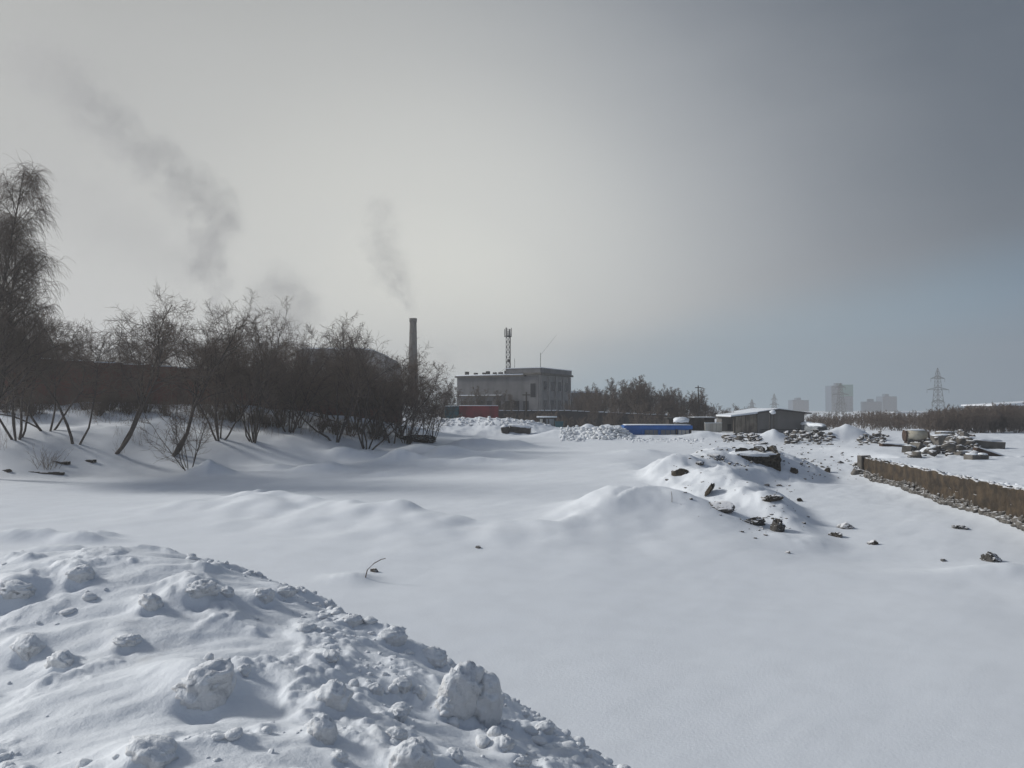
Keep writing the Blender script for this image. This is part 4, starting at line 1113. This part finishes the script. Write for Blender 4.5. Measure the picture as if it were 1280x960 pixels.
def van(px0, px1, py_top, d, h, lab):
    a, b = P(px0, py_top, d), P(px1, py_top, d); w_ = b.x - a.x; t = thing('snowy_van', lab, 'van', ((a.x + b.x) / 2, d, a.z - h), 0)
    MB().prism([(-w_ / 2, .35), (w_ / 2, .35), (w_ / 2, h * .62), (w_ * .40, h - .12), (-w_ * .40, h - .12), (-w_ / 2, h * .62)], 0, 4.6).build('body', M_panel, t, False)
    MB().prism([(-w_ * .40, h * .60), (w_ * .40, h * .60), (w_ * .34, h - .25), (-w_ * .34, h - .25)], -.03, 0).build('windscreen', M_glass, t)
    for s in (-1, 1):
        for y in (.8, 3.7):
            MB().bar((s * w_ * .5 - .12, y, .36), (s * w_ * .5 + .1, y, .36), .36, 12).build('wheel', M_dark, t)
    MB().box(-w_ * .38, w_ * .38, -.05, -.002, .4, .65).build('bumper', M_dark, t)
    v, f = lump(3, 44, .15, (w_ * .52, 2.4, .34)); o = mesh_np('snow_cap', v, f, M_cap, t); o.location = (0, 2.2, h)


van(1007, 1020, 530, 112, 1.75, 'snow roofed van parked just right of the grey shed'); van(1021, 1035, 532, 106, 1.5, 'lower snow roofed van parked beside the first one')
van(1074, 1084, 539, 98, 1.3, 'small snow covered vehicle behind the little debris heap')

# tower blocks in the haze


def tower(px0, px1, top, d, nf, lab, m_, roof=None, dep=22, skew=0.0):
    a, b = P(px0, top, d), P(px1, top, d); w_ = b.x - a.x; t = thing('tower_block', lab, 'tower block', (a.x, d, 0), skew)
    MB().box(0, w_, 0, dep, -3, a.z).build('wall', m_, t)
    m = MB(); fl = a.z / nf
    for k in range(1, nf):
        m.box(-.25, w_ + .25, -.6, -.01, k * fl - .25, k * fl + .25)
    kind(m.build('floor_bands', M_pale, t), 'stuff')
    m = MB(); nb = max(3, int(w_ / 6))
    for k in range(1, nf):
        for j in range(nb):
            m.box(w_ * (j + .2) / nb, w_ * (j + .8) / nb, -.2, -.02, k * fl + .8, k * fl + fl - .7)
    kind(m.build('windows', M_glass, t), 'stuff')
    MB().box(w_ * .3, w_ * .6, dep * .3, dep * .7, a.z + .01, a.z + 4).build('lift_house', m_, t)
    if roof:
        MB().box(w_ * .42, w_ * 1.0, -.9, dep, a.z - 16, a.z + 1.5).build('green_crown', roof, t)
    return t


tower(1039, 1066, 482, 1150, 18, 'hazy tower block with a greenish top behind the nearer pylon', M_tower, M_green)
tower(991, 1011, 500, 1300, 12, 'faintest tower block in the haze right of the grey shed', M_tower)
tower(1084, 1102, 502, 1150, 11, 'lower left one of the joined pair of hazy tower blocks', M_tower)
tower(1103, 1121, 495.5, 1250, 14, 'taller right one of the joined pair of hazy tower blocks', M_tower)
a, b = P(1118, 516, 700), P(1172, 516, 700); t = thing('long_block', 'long low bluish block in the haze left of the big pylon', 'building', (a.x, 700, 0)); MB().box(0, b.x - a.x, 0, 15, -2, a.z).build('wall', M_tower, t); MB().box(-.5, b.x - a.x + .5, -.5, 15.5, a.z + .01, a.z + .7).build('roof', M_cap, t)
a, b = P(1243, 505, 210), P(1330, 502, 210); t = thing('long_roof_hall', 'long hall with a snowy roof rising over the thicket at the right edge', 'building', (a.x, 210, 0)); w_ = b.x - a.x
MB().box(0, w_, 0, 14, 0, a.z - .5).build('wall', M_grey, t); MB().prism([(-.6, a.z - .497), (w_, a.z - .497), (w_, a.z + 1.0), (-.6, a.z - .1)], -.6, 14.6).build('roof', M_cap, t)
for k in range(6):
    MB().box(1.2 + k * 3, 2.6 + k * 3, -.05, .02, 2.5, 4.4).build('window', M_pale, t)


def pylon(px, top, d, base_w, arms, lab, r=.16):
    p = P(px, 520, d); zt = P(px, top, d).z; t = thing('power_pylon', lab, 'pylon', (p.x, d, Hs(p.x, d) - .5), R(8)); h = zt - Hs(p.x, d) + .5
    m = MB(); lattice(m, 0, h * .55, base_w / 2, base_w * .28, 5, r, False); lattice(m, h * .55, h * .88, base_w * .28, base_w * .16, 4, r * .7, False); lattice(m, h * .88, h, base_w * .16, .1, 2, r * .7, False); m.build('lattice', M_steel, t)
    for py, half in arms:
        z = P(px, py, d).z - Hs(p.x, d) + .5; m = MB(); wv = half / F * d
        for s in (-1, 1):
            for y in (-.7, .7):
                m.bar((0, y, z), (s * wv, 0, z - .1), r, 4); m.bar((0, y, z + 1.6), (s * wv, 0, z - .1), r, 4)
            for q in (.25, .5, .75):
                m.bar((s * wv * q, -.7 * (1 - q), z), (s * wv * q, 0, z + 1.6 * (1 - q)), r * .7, 3)
        m.build('cross_arm', M_steel, t)
        for s in (-1, 1):
            MB().bar((s * wv, 0, z - .1), (s * wv, 0, z - 2.2), r * .9, 4).build('insulator', M_steel, t)


pylon(1173, 460, 480, 5.6, ((473, 9.5), (487, 15), (502.5, 9)), 'tall three armed power pylon over the thicket on the right', .13)
pylon(1051, 479, 620, 6.0, ((484, 7), (493, 11), (505, 8)), 'power pylon standing in front of the greenish tower block', .17)
pylon(940, 499, 800, 4.5, ((505, 5), (510, 7)), 'tiny pylon over the lean-to roof of the grey shed', .17)
pylon(968, 492, 800, 5, ((499, 4), (505.5, 6)), 'tiny pylon over the ridge of the grey shed', .17)

# ------------------------------------------------------------------ debris on the right plain
DG = 'broken concrete dumped above the retaining wall'


def slab(px, py, w_, hh, dep, rot, m_, lab, cap=True, d0=40, seed=0, name='concrete_slab'):
    p = hit(px, py, lo=d0); k = p.y / F; a, b = w_ * k / 2, hh * k
    m = MB(); rg = np.random.RandomState(seed + int(px)); n = 6
    top = []
    for i in range(n + 1):
        top.append((-a + 2 * a * i / n, b * (1 + rg.uniform(-.10, .08))))
    m.prism([(-a, -.15), (a, -.15)] + top[::-1], -dep / 2, dep / 2)
    o = m.build(name, m_, None, False, .03); o.location = p; o.rotation_euler = tuple(R(q) for q in rot); tag(o, lab, 'concrete', DG)
    if cap:
        v, f = lump(3, int(px), .25, (a * 1.02, dep * .52, .11)); c_ = mesh_np('snow_cap', v, f, M_cap, o); c_.location = (0, 0, b + .01)
    return o


p = hit(1145, 556, lo=60); t = thing('tank_trailer', 'pale beige tank with a dark end lying above the debris heap', 'tank', (p.x, p.y, p.z + .25), R(-8)); k = p.y / F
m = MB(); Lh = 12.0 * k; rr = 7.0 * k
m.bar((-Lh, 0, rr + .15), (Lh, 0, rr + .15), rr, 20); m.build('barrel', M_beige, t, True)
for s in (-1, 1):
    MB().bar((s * Lh, 0, rr + .15), (s * (Lh + .18), 0, rr + .15), rr * 1.07, 20, rr * 1.03).build('end_ring', M_rust, t)
MB().box(-Lh, Lh, -.5, .5, -.1, .28).build('frame', M_rust, t)
for s in (-.7, .7):
    MB().bar((s * Lh, -.7, .0), (s * Lh, -.55, .0), .38, 12).build('wheel', M_dark, t)
v, f = lump(3, 5, .2, (Lh * .95, rr * .55, .13)); o = mesh_np('snow_cap', v, f, M_cap, t); o.location = (0, 0, rr * 2 + .12)
slab(1228, 560, 38, 11, 2.4, (6, 5, -8), M_conc, 'big tilted concrete slab under smooth snow at the right of the debris heap')
slab(1240, 570, 44, 4, .7, (0, 19, -6), M_rust, 'long dark beam sloping down to the right off the debris heap', name='steel_beam')
slab(1216, 568, 46, 3.5, 1.5, (0, 2, 4), M_conc, 'flat grey slab low under the tilted slab in the debris heap')
slab(1206, 560, 10, 19, .5, (-10, 12, 20), M_conc, 'upright broken slab leaning left in the middle of the debris heap', False)
slab(1198, 562, 9, 15, .5, (8, -16, -25), M_conc, 'upright broken slab leaning right in the middle of the debris heap', False)
slab(1213, 558, 8, 14, .6, (5, 8, 40), M_rust, 'narrow dark broken post upright beside the tilted slab', False, name='broken_post')
slab(1176, 556, 20, 12, 1.6, (0, -4, 10), M_conc, 'snow topped grey block left of the upright broken slabs', name='concrete_block')
slab(1181, 545, 18, 5, 1.5, (0, 2, 0), M_conc, 'small flat slab lying highest at the back of the debris heap', d0=60)
slab(1150, 566, 22, 9, 1.0, (0, 28, 15), M_conc, 'tilted triangular slab at the left front of the debris heap')
slab(1163, 567, 20, 7, 1.1, (4, -24, -15), M_conc, 'tilted slab leaning the other way right of the triangular slab')
slab(1137, 566, 14, 8, .9, (0, 10, 30), M_rock, 'dark block at the far left foot of the debris heap', name='concrete_block')
slab(1215, 574, 12, 6, .9, (0, 0, 12), M_conc, 'small grey block at the front foot of the debris heap', name='concrete_block')
slab(1228, 574, 10, 6, .8, (0, 4, -12), M_conc, 'another small block at the front foot, right of the grey one', name='concrete_block')
slab(1122, 558, 44, 2, .6, (0, 5, 4), M_rust, 'thin dark beam lying on the snow left of the debris heap', name='steel_beam')
for i, (px, py, rr, lab) in enumerate(((1184, 556, 6.5, 'broken concrete ring leaning beside the snow topped block'), (1193, 553, 5.5, 'second concrete ring behind the leaning one'))):
    p = hit(px, py, lo=50); k = p.y / F; bm = bmesh.new(); n = 18; R1, R2, h2 = rr * k, rr * k * .72, .35; vs = []
    for j in range(n):
        a = 2 * math.pi * j / n; c_, s_ = math.cos(a), math.sin(a); vs.append([bm.verts.new((c_ * q, y, s_ * q)) for q, y in ((R1, -h2), (R1, h2), (R2, h2), (R2, -h2))])
    for j in range(n):
        for q in range(4):
            bm.faces.new((vs[j][q], vs[(j + 1) % n][q], vs[(j + 1) % n][(q + 1) % 4], vs[j][(q + 1) % 4]))
    bmesh.ops.recalc_face_normals(bm, faces=bm.faces); me = bpy.data.meshes.new('concrete_ring'); bm.to_mesh(me); bm.free(); me.materials.append(M_conc)
    o = bpy.data.objects.new('concrete_ring', me); COL.objects.link(o); o.location = p + Vector((0, 0, R1 * .7)); o.rotation_euler = (R(-15), 0, R(25 - 60 * i)); tag(o, lab, 'concrete ring', DG)
M_rub = mat('snowy_rubble', (0.13, 0.12, 0.105), (0.07, 0.064, 0.058), 1.0, .95, .02, 6, snow=(.60, .3, 3.0))
pts = []


def heap_pts(px0, px1, py0, py1, n, s0, s1, lo=40, lift=0.5):
    for k in range(n):
        u = rnd.random(); px = px0 + (px1 - px0) * u; env = math.sin(math.pi * min(max(u, .02), .98)); p = hit(px, rnd.uniform(py0, py1), lo=lo); s = s0 + (s1 - s0) * rnd.random() ** 2
        pts.append(((p.x, p.y, p.z + rnd.random() * lift * env), s))


heap_pts(1135, 1230, 556, 572, 120, .10, .50, 45, .9)
heap_pts(1180, 1225, 552, 568, 90, .14, .55, 45, 1.4)
scatter('rubble', pts, 2, M_rub, 1.0, .9, label='broken concrete rubble of the debris heap above the wall'); pts = []
heap_pts(1072, 1108, 548, 557, 60, .10, .40, 60, .8); heap_pts(1090, 1112, 545, 550, 26, .10, .36, 70, .7)
scatter('rubble', pts, 2, M_rub, 1.0, .9, label='little rubble heap left of the beige tank'); pts = []
heap_pts(980, 1040, 541, 556, 130, .10, .42, 70, .8); heap_pts(905, 952, 546, 553, 60, .10, .42, 70, .6); heap_pts(860, 1075, 552, 585, 160, .04, .16, 55, .1); heap_pts(1000, 1090, 575, 600, 60, .03, .12, 45, .05)
scatter('rubble', pts, 2, M_rub, 1.0, .9, label='snow dusted rubble strewn before the grey shed'); pts = []
for k in range(150):
    c_ = rnd.choice(((850, 588), (895, 575), (880, 612), (905, 635), (945, 655), (968, 640), (985, 625), (975, 610), (1000, 660), (930, 600)))
    p = hit(c_[0] + rnd.gauss(0, 14), c_[1] + rnd.gauss(0, 9), lo=25); pts.append(((p.x, p.y, p.z), .02 + .09 * rnd.random() ** 3))
scatter('soil_crumbs', pts, 2, M_soil, 1.2, .9, label='crumbs of dark soil scattered over the spoil heap'); pts = []
heap_pts(726, 790, 536, 550, 420, .10, .36, 80, .4); heap_pts(700, 730, 533, 552, 160, .10, .32, 80, .3); heap_pts(790, 880, 548, 553, 120, .06, .20, 80, .1); heap_pts(548, 700, 522, 532, 260, .08, .28, 80, .1)
scatter('snow_rubble', pts, 2, M_chunk, 1.0, .6, label='ploughed lumps of frozen snow heaped left of the blue cabin'); pts = []
for i, (px, py, w_, hh, lab) in enumerate(((912, 548, 26, 9, 'dark brush covered log heap before the lean-to of the grey shed'), (940, 548, 12, 12, 'dark stump left of the white snow pile by the shed'), (983, 545, 10, 11, 'dark soil lump at the right foot of the white snow pile'), (946, 555, 30, 5, 'flat dark soil lip above the black soil face'))):
    p = hit(px, py, lo=55); k = p.y / F * .5; v, f = lump(3, 640 + i, 1.0, (w_ * k, w_ * k * .7, hh * k), .6); o = mesh_np('soil_clod', v, f, M_soil, None, False); o.location = p + Vector((0, 0, hh * k * .3)); tag(o, lab, 'soil clod')

# ------------------------------------------------------------------ air: haze and smoke
def vol_mat(name, density, color, aniso):
    m = bpy.data.materials.new(name); m.use_nodes = True; t = m.node_tree; t.nodes.clear(); h = NT(t)
    v = h.n('ShaderNodeVolumePrincipled'); o = h.n('ShaderNodeOutputMaterial'); t.links.new(v.outputs[0], o.inputs['Volume'])
    v.inputs['Color'].default_value = rgba(color); v.inputs['Density'].default_value = density; v.inputs['Anisotropy'].default_value = aniso
    return m, h, v


m, h, v = vol_mat('haze', 0.00078, (0.78, 0.79, 0.81), 0.52)
hb = MB().box(-2100, 2100, -1900, 2100, -3.5, 172).build('haze', m); kind(hb, 'stuff'); hb['label'] = 'thin winter haze over the snowfield'


def plume(label, d, path, dens, seed, aniso=.3, dd=0.0):
    """path: px, py, radius px of the smoke puffs, rising from the stack"""
    c = [P(x, y, d + dd * i) for i, (x, y, r) in enumerate(path)]; rr = [r / F * d for _, _, r in path]
    # closed sleeve round the puffs
    n = 14; rings = []
    for i, (q, r) in enumerate(zip(c, rr)):
        t_ = (c[min(i + 1, len(c) - 1)] - c[max(i - 1, 0)]).normalized(); u = t_.cross(Vector((0, 1, 0))).normalized(); w_ = t_.cross(u); R_ = r * 1.8
        if i == 0:
            q = q - t_ * r * (1.0 if len(c) > 3 and r > 5 else .3)
        if i == len(c) - 1:
            q = q + t_ * r * 1.2
        rings.append([q + (u * math.cos(2 * math.pi * k / n) + w_ * math.sin(2 * math.pi * k / n)) * R_ for k in range(n)])
    vs = [p_ for rg_ in rings for p_ in rg_]; fs = [(i * n + k, i * n + (k + 1) % n, (i + 1) * n + (k + 1) % n, (i + 1) * n + k) for i in range(len(c) - 1) for k in range(n)] + [tuple(range(n))[::-1], tuple(range((len(c) - 1) * n, len(c) * n))]
    m, h, v = vol_mat('smoke', 0, (0.50, 0.50, 0.52), aniso)
    pos = h.n('ShaderNodeNewGeometry').outputs['Position']
    sc_ = max(rr) * .9
    nz = h.n('ShaderNodeTexNoise'); h.put(nz.inputs['Vector'], pos); nz.inputs['Scale'].default_value = 1.1 / sc_; nz.inputs['Detail'].default_value = 5; nz.inputs['Roughness'].default_value = .6
    off = h.vmath('MULTIPLY', h.vmath('SUBTRACT', nz.outputs['Color'], (.5, .5, .5)), (sc_ * 2.2,) * 3)
    wp = h.vmath('ADD', pos, off); tot = None
    for i, (q, r) in enumerate(zip(c, rr)):
        dist = h.vmath('DISTANCE', wp, tuple(q)); k = h.rng(dist, r * 1.25, r * .35, 0, (path[i][2] and 1.0) * (1 - .6 * i / len(c)) * rr[0] ** 0 * min(1.0, (sc_ / r) ** .7))
        tot = k if tot is None else h.math('MAXIMUM', tot, k)
    n2 = h.noise(pos, 2.4 / sc_, 5.0, .62)
    tot = h.math('MULTIPLY', tot, h.rng(n2, .34, .62, .12, 1.3))
    h.put(v.inputs['Density'], h.math('MULTIPLY', tot, dens))
    b = MB(); b.add(vs, fs); o = b.build('smoke_plume', m); tag(o, label, 'smoke')
    m.volume_intersection_method = 'FAST' if hasattr(m, 'volume_intersection_method') else None
    return o


plume('thin grey smoke drifting up and left from the mouth of the brick chimney', 317, [(515.5, 396, 4), (513, 386, 7), (508, 373, 13), (500, 356, 20), (490, 340, 26), (482, 322, 26), (478, 304, 25), (478, 286, 24), (476, 266, 22)], .050, 1)
plume('big dark smoke plume bending up and left high over the left trees', 300, [(268, 394, 16), (268, 374, 18), (262, 354, 20), (258, 334, 26), (260, 312, 32), (266, 290, 34), (264, 268, 36), (250, 248, 36), (230, 230, 36), (208, 212, 36), (184, 194, 36), (160, 178, 36), (138, 158, 38), (118, 136, 42), (96, 112, 44), (70, 92, 46), (40, 76, 46)], .052, 2)
plume('broad pale smoke puff over the bushes left of the chimney', 300, [(345, 425, 42), (350, 400, 48), (354, 376, 46), (348, 356, 32)], .040, 3)
plume('faint low puff of smoke right of the brick chimney', 400, [(536, 486, 20), (545, 468, 24), (552, 450, 18)], .022, 4)
plume('wide faint smoke veil left of the big dark plume', 310, [(215, 330, 50), (170, 300, 60), (120, 270, 66), (70, 240, 66), (20, 215, 60)], .009, 5)
